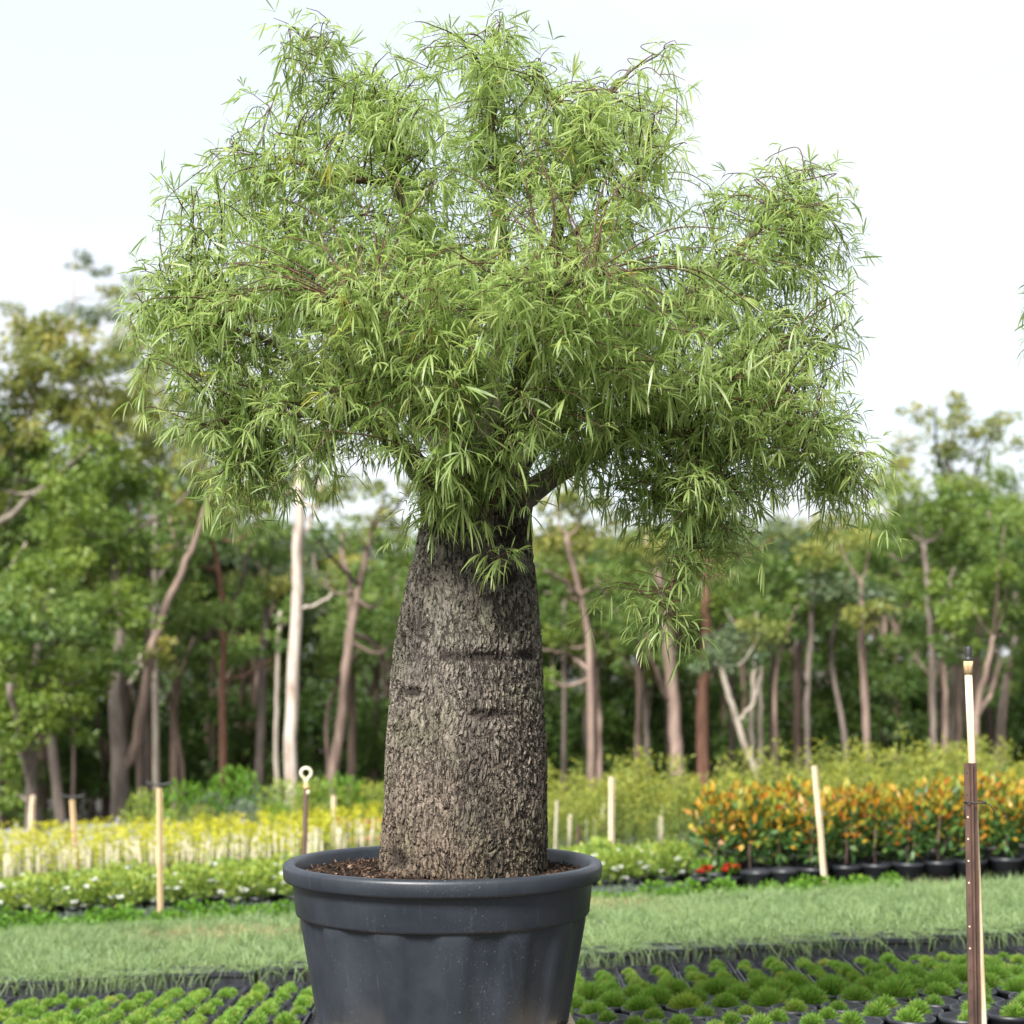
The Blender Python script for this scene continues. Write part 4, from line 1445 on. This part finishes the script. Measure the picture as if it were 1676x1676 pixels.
hole = Geo()
for f in np.linspace(0.05, 0.97, 15):
    q = pts[0] + (pts[1] - pts[0]) * f
    hole = Geo().add(*lathe([(0.0001, 0), (0.0034, 0)], 8))
    ho = hole.obj('bolt_hole', M['pale_timber'] if rng.random() < .5 else M['wire'], t)
    ho.location = (q[0] - 0.013, q[1] - 0.0055, q[2])
    ho.rotation_euler = (R(90), 0, 0)
a2, b2 = P(1614, 1720, Y), P(1587.5, 1098, Y)
base2 = np.array([a2[0], Y, G(a2[0], Y)])
t2 = thing('timber_riser', 'pale timber sprinkler riser with black cap, tied to the rusty picket', 'stake', tuple(base2))
off = np.array([0.0, 0.022, 0.0])
pp = np.array([a2 + (b2 - a2) * f - base2 + off for f in np.linspace(-0.1, 1, 8)])
pp[1:-1, 0] += rng.normal(0, .0012, 6)
Geo().add(*tube(pp, 0.0135, 12)).obj('shaft', M['pale_timber'], t2)
tp = pp[-1]
Geo().add(*lathe([(0.0001, -0.012), (0.0155, -0.012), (0.0155, 0.012), (0.0165, 0.014), (0.0165, 0.034), (0.0001, 0.034)], 16, tp)).obj('collar', M['timber'], t2)
Geo().add(*lathe([(0.0001, 0.034), (0.0135, 0.034), (0.0135, 0.044), (0.011, 0.046), (0.0125, 0.052), (0.0125, 0.082), (0.0105, 0.086), (0.0001, 0.086)], 16, tp)).obj('cap', M['wire'], t2)
wz = P(1590, 1313, Y)
g = Geo()
ang = np.linspace(0, 2 * np.pi, 26)
cx = wz[0] + 0.011
loop = np.stack([cx + 0.037 * np.cos(ang), Y + 0.006 + 0.036 * np.sin(ang), wz[2] + 0.002 * np.sin(ang * 2)], 1)
g.add(*tube(loop, 0.0022, 6))
g.add(*tube(np.array([[cx + .03, Y - .012, wz[2]], [cx + .045, Y - .025, wz[2] - .006], [cx + .062, Y - .03, wz[2] - .03]]), 0.0018, 5))
g.add(*tube(np.array([[cx - .036, Y - .002, wz[2]], [cx - .040, Y - .015, wz[2] - .03], [cx - .038, Y - .01, wz[2] - .058]]), 0.0018, 5))
g.add(*lathe([(0.0001, -.006), (0.006, -.004), (0.007, 0.0), (0.005, .005), (0.0001, .006)], 8, (cx + .03, Y - .014, wz[2])))
go = g.obj('tie_wire', M['wire'])
tag(go, 'black wire tie holding the riser to the rusty picket', 'wire')

# grey fence before the forest on the left
Y = 32.8
X0, X1 = -11.5, -4.0
xs_ = np.linspace(X0, X1, 60)
top_ = gz(xs_, np.full(60, Y)) + 0.40 + 0.012 * np.sin(xs_ * 3)
bot_ = gz(xs_, np.full(60, Y)) - 0.03
yy_ = Y + 0.02 * np.sin(xs_ * 2.2)
ft = thing('shade_cloth_fence', 'low grey shade cloth fence in front of the forest', 'fence', (X0, Y, G(X0, Y)))
org = np.array([X0, Y, G(X0, Y)])
V = np.concatenate([np.stack([xs_, yy_ - .006, bot_], 1), np.stack([xs_, yy_ - .006, top_], 1), np.stack([xs_, yy_ + .006, top_], 1), np.stack([xs_, yy_ + .006, bot_], 1)]) - org
i = np.arange(59)
Q = np.concatenate([np.stack([i + 60 * s_, i + 1 + 60 * s_, i + 61 + 60 * s_, i + 60 + 60 * s_], 1) for s_ in range(3)])
Geo().add(V, Q).obj('cloth', M['fence'], ft)
for X in np.arange(X0 + .3, X1, 0.95):
    p0 = np.array([X, Y - .04, G(X, Y) - .1]) - org
    Geo().add(*tube(np.array([p0, p0 + np.array([0, 0, .62])]), 0.028, 6)).obj('fence_post', M['fence'], ft)


# ------------------------------------------------------------------ forest
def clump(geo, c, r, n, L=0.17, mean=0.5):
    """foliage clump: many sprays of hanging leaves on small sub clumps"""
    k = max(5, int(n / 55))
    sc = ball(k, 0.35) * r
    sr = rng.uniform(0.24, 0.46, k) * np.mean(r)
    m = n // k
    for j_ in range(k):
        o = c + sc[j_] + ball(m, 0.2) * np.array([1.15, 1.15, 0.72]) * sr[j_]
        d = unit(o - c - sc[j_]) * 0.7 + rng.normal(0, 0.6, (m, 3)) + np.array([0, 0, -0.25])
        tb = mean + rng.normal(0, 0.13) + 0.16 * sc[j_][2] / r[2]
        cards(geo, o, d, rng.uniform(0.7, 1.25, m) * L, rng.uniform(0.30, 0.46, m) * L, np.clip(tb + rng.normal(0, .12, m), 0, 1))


def forest_tree(label, Y, path, r0, r1, mat, limbs, clumps, group=None, dens=1.0):
    """path and clumps are given by picture position at depth Y; everything is built at that depth"""
    pts = [P(x, y, Y) for (x, y) in path]
    foot = pts[0].copy()
    foot[2] = G(foot[0], Y) - 0.1
    s_ = Y / F
    if foot[2] < pts[0][2] - 0.05:
        pts = [foot] + pts
    else:
        pts[0] = foot
    pts = np.array(pts)
    pts[1:, 1] += np.cumsum(rng.normal(0, 0.12, len(pts) - 1))
    org_ = pts[0].copy()
    t = thing('gum_tree', label, 'tree', tuple(org_), group)
    p = spline(pts - org_, 6)
    m = len(p)
    p[2:-1, 0] += rng.normal(0, 0.009, m - 3)
    rad = np.linspace(r0, r1, m) * s_
    rad[0] *= 1.35
    rad[1] *= 1.15
    Geo().add(*tube(p, rad, 9)).obj('trunk', M[mat], t)
    for lb in limbs:
        lp, lr0, lr1 = lb[0], lb[1], lb[2]
        q = np.array([P(x, y, Y) for (x, y) in lp])
        dy = np.interp(q[0][2], pts[:, 2], pts[:, 1]) - Y
        q[:, 1] += dy + np.linspace(0, rng.normal(0, .8), len(q))
        if len(lb) > 4:
            q[0][2] = G(q[0][0], Y) - 0.1
        q = spline(q - org_, 5)
        q[1:] += rng.normal(0, .02, (len(q) - 1, 3))
        Geo().add(*tube(q, np.linspace(lr0, lr1, len(q)) * s_, 7)).obj('limb', M[lb[3] if len(lb) > 3 else mat], t)
    gs = {}
    for (x, y, rx, ry, c) in clumps:
        cc = P(x, y, Y) - org_
        cc[1] += rng.normal(0, 0.7)
        r_ = np.array([rx * s_, (rx + ry) * 0.5 * s_, ry * s_])
        area = rx * ry * s_ * s_ * 3.14
        n = int(np.clip(area * 540 * dens, 200, 3600))
        clump(gs.setdefault(c, Geo()), cc, r_, n, L=0.15)
        # a thin bough feeding the clump from the trunk or a limb
        j_ = np.argmin(np.linalg.norm(p - cc, axis=1) + 2.5 * np.maximum(p[:, 2] - cc[2], 0))
        b0 = p[j_]
        q = spline([b0, (b0 + cc) / 2 + np.array([0, 0, -0.12 * np.linalg.norm(cc - b0) + rng.normal(0, .1)]), cc + np.array([0, 0, r_[2] * .3])], 5)
        Geo().add(*tube(q, np.linspace(min(rad[j_] * .55, .05), .012, len(q)), 6)).obj('bough', M[mat], t)
    for c, g_ in gs.items():
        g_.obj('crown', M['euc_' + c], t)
    return t


forest_tree('double trunked tree with low bright green crown beside the grey fence', 33, [(52, 1390), (54, 1230), (60, 1100), (90, 960)], 11, 5, 'trunk_grey',
            [([(72, 1395), (67, 1290), (66, 1200), (62, 1120)], 10, 5, 'trunk_grey', 1)],
            [(70, 1165, 90, 48, 'bright'), (30, 1090, 70, 45, 'bright'), (120, 1110, 70, 45, 'bright'), (20, 1240, 45, 26, 'bright'), (100, 1010, 80, 50, 'green'),
             (180, 1000, 60, 50, 'bright'), (30, 980, 60, 50, 'green'), (10, 1310, 40, 22, 'bright'), (190, 1080, 40, 40, 'green'), (90, 930, 70, 40, 'bright'), (130, 1180, 50, 34, 'bright'), (20, 1170, 50, 40, 'bright')], dens=1.5)
forest_tree('thick fork-trunked brown gum with one dark limb sweeping right', 35, [(196, 1385), (193, 1250), (184, 1140), (190, 1020), (176, 880)], 17, 7, 'trunk_grey',
            [([(197, 1265), (222, 1200), (240, 1080), (262, 1000), (292, 930), (325, 840), (345, 760)], 10, 4, 'trunk_pink'), ([(205, 1120), (222, 1090), (218, 1060)], 4, 2, 'trunk_pale')],
            [(265, 1065, 34, 24, 'olive'), (150, 880, 80, 55, 'bright'), (220, 850, 60, 50, 'green'), (215, 930, 55, 45, 'bright'), (120, 840, 60, 50, 'bright'), (350, 760, 60, 40, 'olive'), (300, 870, 40, 26, 'green')])
forest_tree('tall thin pale gum rising behind the fork-trunked tree', 42, [(256, 1290), (254, 1000), (258, 800), (266, 640)], 7, 3, 'trunk_pale',
            [([(256, 950), (290, 910), (330, 880)], 4, 2)],
            [(270, 600, 55, 34, 'olive'), (215, 560, 45, 30, 'olive'), (320, 690, 55, 45, 'olive'), (225, 690, 50, 34, 'olive'), (250, 760, 46, 34, 'green'), (330, 800, 46, 30, 'green'), (200, 640, 40, 30, 'olive'), (290, 740, 50, 34, 'olive')], dens=1.4)
forest_tree('big pale-limbed gum with long bare limb slanting up, left of the double trunk', 36, [(-70, 1400), (-80, 1000), (-60, 890), (-40, 780)], 14, 6, 'trunk_pale',
            [([(-62, 895), (10, 852), (60, 815), (110, 780), (165, 735)], 7, 3), ([(15, 848), (45, 800), (56, 755), (72, 715)], 4, 2), ([(0, 860), (22, 815), (35, 775)], 3, 1.5), ([(-60, 900), (-10, 1000), (20, 930), (50, 890)], 4, 2)],
            [(60, 690, 80, 50, 'olive'), (130, 650, 70, 45, 'olive'), (25, 610, 60, 42, 'olive'), (110, 585, 55, 34, 'olive'), (170, 585, 45, 34, 'olive'), (40, 770, 75, 40, 'green'), (150, 770, 70, 48, 'bright'), (195, 710, 60, 46, 'olive'),
             (-20, 690, 60, 50, 'green'), (15, 525, 34, 18, 'olive'), (100, 530, 50, 20, 'olive'), (200, 780, 50, 50, 'bright'), (80, 860, 80, 40, 'green'), (10, 900, 60, 40, 'green'), (-30, 800, 50, 60, 'bright'), (90, 640, 60, 40, 'olive'), (60, 560, 50, 30, 'olive'), (150, 700, 60, 40, 'olive'), (215, 650, 40, 40, 'olive')], dens=1.5)
forest_tree('reddish straight trunk with dark crooked upper branches', 38, [(365, 1285), (364, 1150), (366, 1040), (362, 960), (350, 880)], 7.5, 4, 'trunk_red',
            [([(365, 1005), (392, 968), (405, 920), (422, 880)], 3.5, 2, 'trunk_dark'), ([(362, 965), (345, 930), (338, 895)], 3, 2, 'trunk_dark'), ([(366, 1120), (400, 1100), (440, 1075)], 3, 1.5)],
            [(335, 875, 50, 30, 'green'), (425, 870, 46, 32, 'green'), (300, 930, 46, 30, 'green'), (395, 1005, 50, 26, 'green'), (325, 990, 52, 34, 'green'), (310, 820, 40, 26, 'olive')], dens=0.9)
forest_tree('grey trunk between the reddish gum and the thin pale one', 39, [(421, 1300), (424, 1180), (428, 1060), (436, 960)], 9, 5, 'trunk_grey', [],
            [(450, 890, 60, 36, 'green'), (425, 970, 46, 30, 'green'), (470, 960, 40, 30, 'olive'), (400, 830, 50, 30, 'olive')])
forest_tree('thin pale trunk just left of the white gum', 36, [(456, 1315), (452, 1200), (455, 1090), (460, 1000)], 5, 3, 'trunk_pale', [], [(470, 1010, 30, 24, 'green'), (440, 1050, 30, 20, 'green')])
forest_tree('white-barked gum with bright straight trunk', 34, [(480, 1320), (478, 1180), (487, 1000), (490, 900), (497, 750)], 12, 8, 'trunk_white',
            [([(490, 900), (515, 840), (530, 790)], 5, 3), ([(488, 1000), (520, 988), (545, 968)], 3, 2)], [(520, 770, 80, 36, 'olive'), (560, 815, 44, 22, 'olive'), (440, 800, 50, 26, 'olive'), (480, 720, 60, 40, 'olive')])
forest_tree('pinkish trunk leaning right with many crooked dark limbs', 38, [(543, 1290), (560, 1180), (575, 1050), (590, 950), (612, 850)], 11, 4.5, 'trunk_pink',
            [([(566, 1120), (572, 1000), (558, 900), (548, 850)], 6, 3), ([(588, 960), (560, 930), (528, 890)], 4, 2, 'trunk_dark'), ([(577, 1040), (610, 1050), (640, 1100), (660, 1160)], 5, 3, 'trunk_dark'), ([(612, 860), (650, 830), (680, 790)], 4, 2, 'trunk_dark')],
            [(555, 870, 46, 26, 'green'), (630, 860, 56, 30, 'olive'), (610, 930, 44, 24, 'green'), (655, 960, 44, 34, 'green'), (665, 1050, 44, 40, 'green'), (640, 800, 50, 26, 'olive'), (520, 960, 36, 26, 'green')], dens=0.8)
forest_tree('dark slim trunk beside the pinkish leaning gum', 41, [(574, 1290), (576, 1150), (572, 1000)], 8, 6, 'trunk_brown', [], [(600, 1000, 50, 40, 'green'), (560, 1060, 40, 30, 'green')])
forest_tree('twin pink-brown trunks right behind the bottle tree', 36, [(966, 1290), (966, 1150), (962, 1040), (945, 960), (925, 880)], 8, 4, 'trunk_pink',
            [([(980, 1290), (977, 1200), (974, 1100), (966, 1030)], 7, 4, 'trunk_pink', 1), ([(962, 1095), (930, 1070), (885, 1062)], 4, 2), ([(950, 980), (925, 955), (890, 940)], 3, 2)],
            [(930, 870, 66, 42, 'olive'), (905, 830, 40, 22, 'olive'), (985, 880, 50, 40, 'olive'), (925, 950, 46, 26, 'olive'), (882, 1110, 28, 24, 'bright'), (910, 1045, 36, 24, 'bright'), (1000, 960, 44, 34, 'green'), (890, 980, 30, 30, 'green'), (960, 820, 50, 30, 'olive')])
forest_tree('thin brown trunk between the twin pink trunks and the thick one', 40, [(1046, 1285), (1046, 1150), (1044, 1030)], 5, 3.5, 'trunk_brown', [], [(1045, 1010, 54, 38, 'green'), (1010, 1070, 40, 34, 'green'), (1070, 940, 50, 40, 'green')])
forest_tree('thick grey-brown trunk curving left at the top', 36, [(1110, 1290), (1106, 1180), (1096, 1060), (1082, 960), (1062, 880)], 13, 7, 'trunk_pink', [([(1100, 1150), (1072, 1095), (1055, 1040)], 4, 2)],
            [(1060, 860, 50, 34, 'olive'), (1120, 900, 46, 30, 'green'), (1040, 900, 40, 30, 'olive')])
forest_tree('dark red-brown upright trunk left of the leaning white stem', 38, [(1152, 1285), (1152, 1150), (1158, 1040), (1155, 920)], 12, 8, 'trunk_red', [([(1156, 1060), (1190, 1020), (1230, 1000)], 4, 2, 'trunk_dark')],
            [(1230, 880, 80, 32, 'blue'), (1160, 870, 66, 40, 'blue'), (1255, 940, 54, 30, 'green'), (1190, 960, 46, 30, 'green'), (1310, 860, 50, 30, 'olive')])
forest_tree('pale stem leaning left under a blue-green crown', 35, [(1246, 1290), (1216, 1210), (1190, 1130), (1180, 1090)], 7, 4, 'trunk_pale', [([(1202, 1180), (1230, 1160), (1250, 1105)], 4, 2)],
            [(1210, 1065, 74, 34, 'blue'), (1250, 1030, 54, 24, 'olive'), (1170, 1090, 40, 26, 'blue')])
forest_tree('pair of slim pale stems beside the leaning one', 37, [(1234, 1285), (1231, 1180), (1236, 1080), (1240, 1000)], 5, 3, 'trunk_pale', [([(1248, 1285), (1246, 1180), (1250, 1090)], 5, 3, 'trunk_pale', 1)],
            [(1245, 1000, 60, 36, 'green'), (1195, 1000, 44, 34, 'bright'), (1290, 1030, 40, 34, 'blue')])
forest_tree('slim straight trunk in front of deep shade, mid forest', 37, [(1320, 1275), (1322, 1150), (1328, 1040), (1330, 960)], 5.5, 4, 'trunk_grey', [([(1322, 1120), (1300, 1090), (1290, 1050)], 2.5, 1.5)],
            [(1335, 930, 70, 38, 'green'), (1375, 880, 60, 40, 'olive'), (1300, 980, 40, 28, 'green')])
forest_tree('double slender pink stems with blue-olive crown', 36, [(1421, 1280), (1416, 1130), (1408, 1030), (1405, 950)], 7, 4, 'trunk_pink', [([(1422, 1260), (1419, 1100), (1425, 990)], 5, 3)],
            [(1385, 960, 66, 36, 'blue'), (1440, 985, 46, 30, 'blue'), (1370, 900, 60, 34, 'olive'), (1420, 1010, 50, 26, 'olive'), (1430, 900, 50, 34, 'green')])
forest_tree('gum with big bright green rounded crown', 38, [(1528, 1275), (1525, 1120), (1515, 1000), (1510, 890)], 6, 4, 'trunk_grey', [([(1518, 1030), (1545, 970), (1560, 930)], 3, 2)],
            [(1495, 820, 60, 44, 'bright'), (1545, 870, 54, 40, 'bright'), (1560, 815, 50, 36, 'green'), (1500, 960, 44, 26, 'bright'), (1560, 950, 52, 32, 'bright'), (1600, 880, 54, 46, 'green'), (1470, 770, 46, 30, 'olive'), (1470, 890, 46, 34, 'green'), (1520, 1010, 46, 30, 'green')])
forest_tree('tallest open-crowned olive gum at the back of the forest', 46, [(1560, 1290), (1562, 900), (1552, 740)], 6, 3, 'trunk_grey', [([(1558, 850), (1600, 780), (1630, 720)], 3, 1.5, 'trunk_dark'), ([(1556, 800), (1520, 740), (1505, 690)], 3, 1.5, 'trunk_dark')],
            [(1510, 668, 32, 18, 'olive'), (1560, 690, 50, 28, 'olive'), (1545, 728, 58, 24, 'olive'), (1620, 700, 42, 30, 'olive'), (1490, 735, 42, 24, 'olive'), (1600, 760, 54, 34, 'green'), (1655, 700, 36, 40, 'olive'), (1650, 790, 46, 44, 'green'), (1580, 655, 28, 14, 'olive')], dens=0.75)
forest_tree('pale forked trunk spreading behind the tied timber riser', 35, [(1598, 1275), (1605, 1170), (1618, 1100), (1630, 1040)], 7, 4, 'trunk_pink', [([(1605, 1175), (1640, 1120), (1655, 1060)], 5, 3)],
            [(1640, 1000, 54, 34, 'green'), (1665, 930, 46, 44, 'green'), (1600, 1010, 54, 34, 'bright'), (1650, 870, 50, 40, 'green'), (1690, 1010, 40, 60, 'green'), (1625, 940, 46, 34, 'bright')])
forest_tree('slim brown trunk left of the tied riser', 37, [(1545, 1275), (1543, 1150), (1540, 1060)], 6, 4, 'trunk_pink', [], [(1540, 1050, 40, 26, 'green'), (1560, 1010, 40, 26, 'green')])
forest_tree('slim grey trunk directly behind the tied riser', 39, [(1572, 1275), (1572, 1150), (1574, 1040)], 5, 4, 'trunk_brown', [], [(1580, 1060, 36, 26, 'green')])
forest_tree('thin leaning stem right of the pale forked trunk', 38, [(1638, 1270), (1642, 1170), (1650, 1080)], 5, 3, 'trunk_pink', [], [(1670, 1080, 40, 30, 'green'), (1650, 1130, 30, 24, 'green')])
forest_tree('far tall gum with wispy blue tufts highest on the left', 58, [(130, 1290), (126, 800), (120, 430)], 4, 1.5, 'trunk_pale', [([(124, 620), (150, 520), (160, 460)], 2, 1), ([(126, 640), (190, 540), (225, 465)], 2, 1)],
            [(118, 416, 32, 10, 'blue'), (150, 440, 34, 9, 'blue'), (170, 478, 36, 9, 'olive'), (228, 452, 34, 10, 'blue'), (110, 515, 46, 18, 'blue'), (170, 520, 44, 18, 'blue'), (60, 560, 44, 22, 'olive'), (215, 500, 36, 14, 'olive'), (10, 500, 24, 12, 'olive'), (200, 590, 40, 22, 'blue')], dens=1.0)

MARKS = [(60, 'double trunked tree'), (195, 'thick fork-trunked gum'), (257, 'tall thin pale gum'), (365, 'reddish straight trunk'), (423, 'grey trunk'), (480, 'white-barked gum'), (548, 'leaning pinkish trunk'),
         (756, 'bottle tree'), (966, 'twin pink-brown trunks'), (1046, 'thin brown trunk'), (1105, 'thick grey-brown trunk'), (1152, 'dark red-brown trunk'), (1235, 'leaning pale stem'), (1322, 'slim straight trunk'),
         (1418, 'double slender pink stems'), (1525, 'bright rounded crown'), (1600, 'pale forked trunk')]


def near_mark(X, Y):
    x = sx_at(X, Y)
    return min(MARKS, key=lambda m_: abs(m_[0] - x))[1]


# further trees fill the forest; crowns and trunks of six kinds, repeated
proto = []
for q in range(6):
    col = ('green', 'olive', 'green', 'blue', 'green', 'bright')[q]
    mat = ('trunk_brown', 'trunk_grey', 'trunk_dark', 'trunk_brown', 'trunk_pink', 'trunk_dark')[q]
    t = thing('gum_tree', 'x', 'tree', (0, 0, 0))
    hh = rng.uniform(8.2, 9.6)
    p = spline(np.array([[0, 0, -.2], [rng.normal(0, .15), 0, hh * .35], [rng.normal(0, .3), rng.normal(0, .3), hh * .7], [rng.normal(0, .5), 0, hh * .92]]), 6)
    rad = np.linspace(rng.uniform(.10, .16), .04, len(p))
    Geo().add(*tube(p, rad, 8)).obj('trunk', M[mat], t)
    g = Geo()
    for c_ in range(11):
        f = rng.uniform(0.50, 1.0)
        k_ = int(f * (len(p) - 1))
        cc = p[k_] + np.array([rng.normal(0, 1.0), rng.normal(0, 1.0), rng.uniform(0, .5)])
        r_ = np.array([rng.uniform(.6, 1.0), rng.uniform(.6, 1.0), rng.uniform(.4, .6)])
        clump(g, cc, r_, 620, 0.16)
        j_ = max(2, k_ - 4)
        Geo().add(*tube(spline([p[j_], (p[j_] + cc) / 2 - np.array([0, 0, .1]), cc], 4), np.linspace(.035, .012, 9), 6)).obj('limb', M[mat], t)
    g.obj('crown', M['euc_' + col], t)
    proto.append(t)
FL = ['background gum with brown trunk and green crown', 'background gum with grey trunk and olive crown', 'dark-stemmed green-crowned background gum',
      'background gum with blue-green crown', 'pinkish-stemmed green background gum', 'dark-stemmed bright green background gum']
used = [False] * 6
ft_n = 0
for q in range(84):
    Y = rng.uniform(41, 62)
    X = (-0.46 + 0.92 * ((q * 0.618) % 1.0)) * Y * 0.72 + rng.normal(0, .3)
    k_ = int(rng.integers(6))
    z = G(X, Y)
    sx_ = sx_at(X, Y)
    want = np.interp(sx_, [-200, 0, 240, 420, 640, 900, 1200, 1450, 1900], [560, 560, 680, 800, 790, 790, 800, 780, 710]) + rng.uniform(-10, 110)
    hgt = CAMZ + (1075 - want) * Y / F - z
    sc_ = float(np.clip(hgt / 9.4, 0.45, 1.35))
    if not used[k_]:
        t = proto[k_]
        used[k_] = True
        t.location = (X, Y, z)
        t.rotation_euler = (0, 0, rng.random() * 6)
        t.scale = (sc_, sc_, sc_)
    else:
        t = dup(proto[k_], (X, Y, z), rng.random() * 6, sc_)
    t['label'] = FL[k_] + ' behind the ' + near_mark(X, Y)
    t['group'] = 'background trees, kind %s' % ('brown', 'grey', 'dark', 'blue', 'pink', 'bright')[k_]

# slim trunks deeper in the forest
slim = [Geo().add(*tube(spline(np.array([[0, 0, -.2], [rng.normal(0, .1), 0, 1.6], [rng.normal(0, .25), 0, 3.6], [rng.normal(0, .4), 0, 5.4]]), 5), np.linspace(.085, .04, 16), 7)).mesh('trunk', M[m_])
        for m_ in ('trunk_brown', 'trunk_dark', 'trunk_grey', 'trunk_pink')]
slc = []
for q in range(4):
    g = Geo()
    for c_ in range(4):
        clump(g, np.array([rng.normal(0, .6), rng.normal(0, .6), rng.uniform(4.2, 5.6)]), np.array([.7, .7, .4]), 380, 0.15)
    slc.append(g.mesh('crown', M['euc_green']))
for q in range(64):
    Y = rng.uniform(37, 58)
    X = (-0.5 + ((q * 0.7548) % 1.0)) * Y * 0.64 + rng.normal(0, .3)
    k_ = int(rng.integers(4))
    t = thing('sapling', ('slim brown sapling in the forest shade', 'slim dark sapling in the forest shade', 'slim grey sapling in the forest shade', 'slim pinkish sapling in the forest shade')[k_] + ' near the ' + near_mark(X, Y), 'tree',
              (X, Y, G(X, Y)), 'saplings, %s' % ('brown', 'dark', 'grey', 'pinkish')[k_], rng.random() * 6)
    s_ = rng.uniform(0.75, 1.15)
    part('trunk', slim[k_], t, sc=s_)
    part('crown', slc[int(rng.integers(4))], t, sc=s_)

# understorey shrubs
und = []
for q in range(5):
    g = Geo()
    for c_ in range(7):
        clump(g, np.array([rng.normal(0, .7), rng.normal(0, .5), rng.uniform(.4, 2.6)]), np.array([.7, .7, .55]), 420, 0.16, 0.28)
    und.append(g.mesh('foliage', M['euc_green']))
for q in range(95):
    Y = rng.uniform(43, 66)
    X = (-0.5 + ((q * 0.569) % 1.0)) * Y * 0.68 + rng.normal(0, .4)
    t = thing('forest_shrub', 'dark green understorey shrub in the forest behind the ' + near_mark(X, Y), 'shrub', (X, Y, G(X, Y) - .1), 'understorey shrubs', rng.random() * 6)
    part('foliage', und[int(rng.integers(5))], t, sc=rng.uniform(0.6, 1.5))
# the wood goes on behind as one mass
g = Geo()
for q in range(150):
    Y = rng.uniform(68, 84)
    X = rng.uniform(-34, 34)
    z = G(X, Y) + rng.uniform(0.2, 7.5)
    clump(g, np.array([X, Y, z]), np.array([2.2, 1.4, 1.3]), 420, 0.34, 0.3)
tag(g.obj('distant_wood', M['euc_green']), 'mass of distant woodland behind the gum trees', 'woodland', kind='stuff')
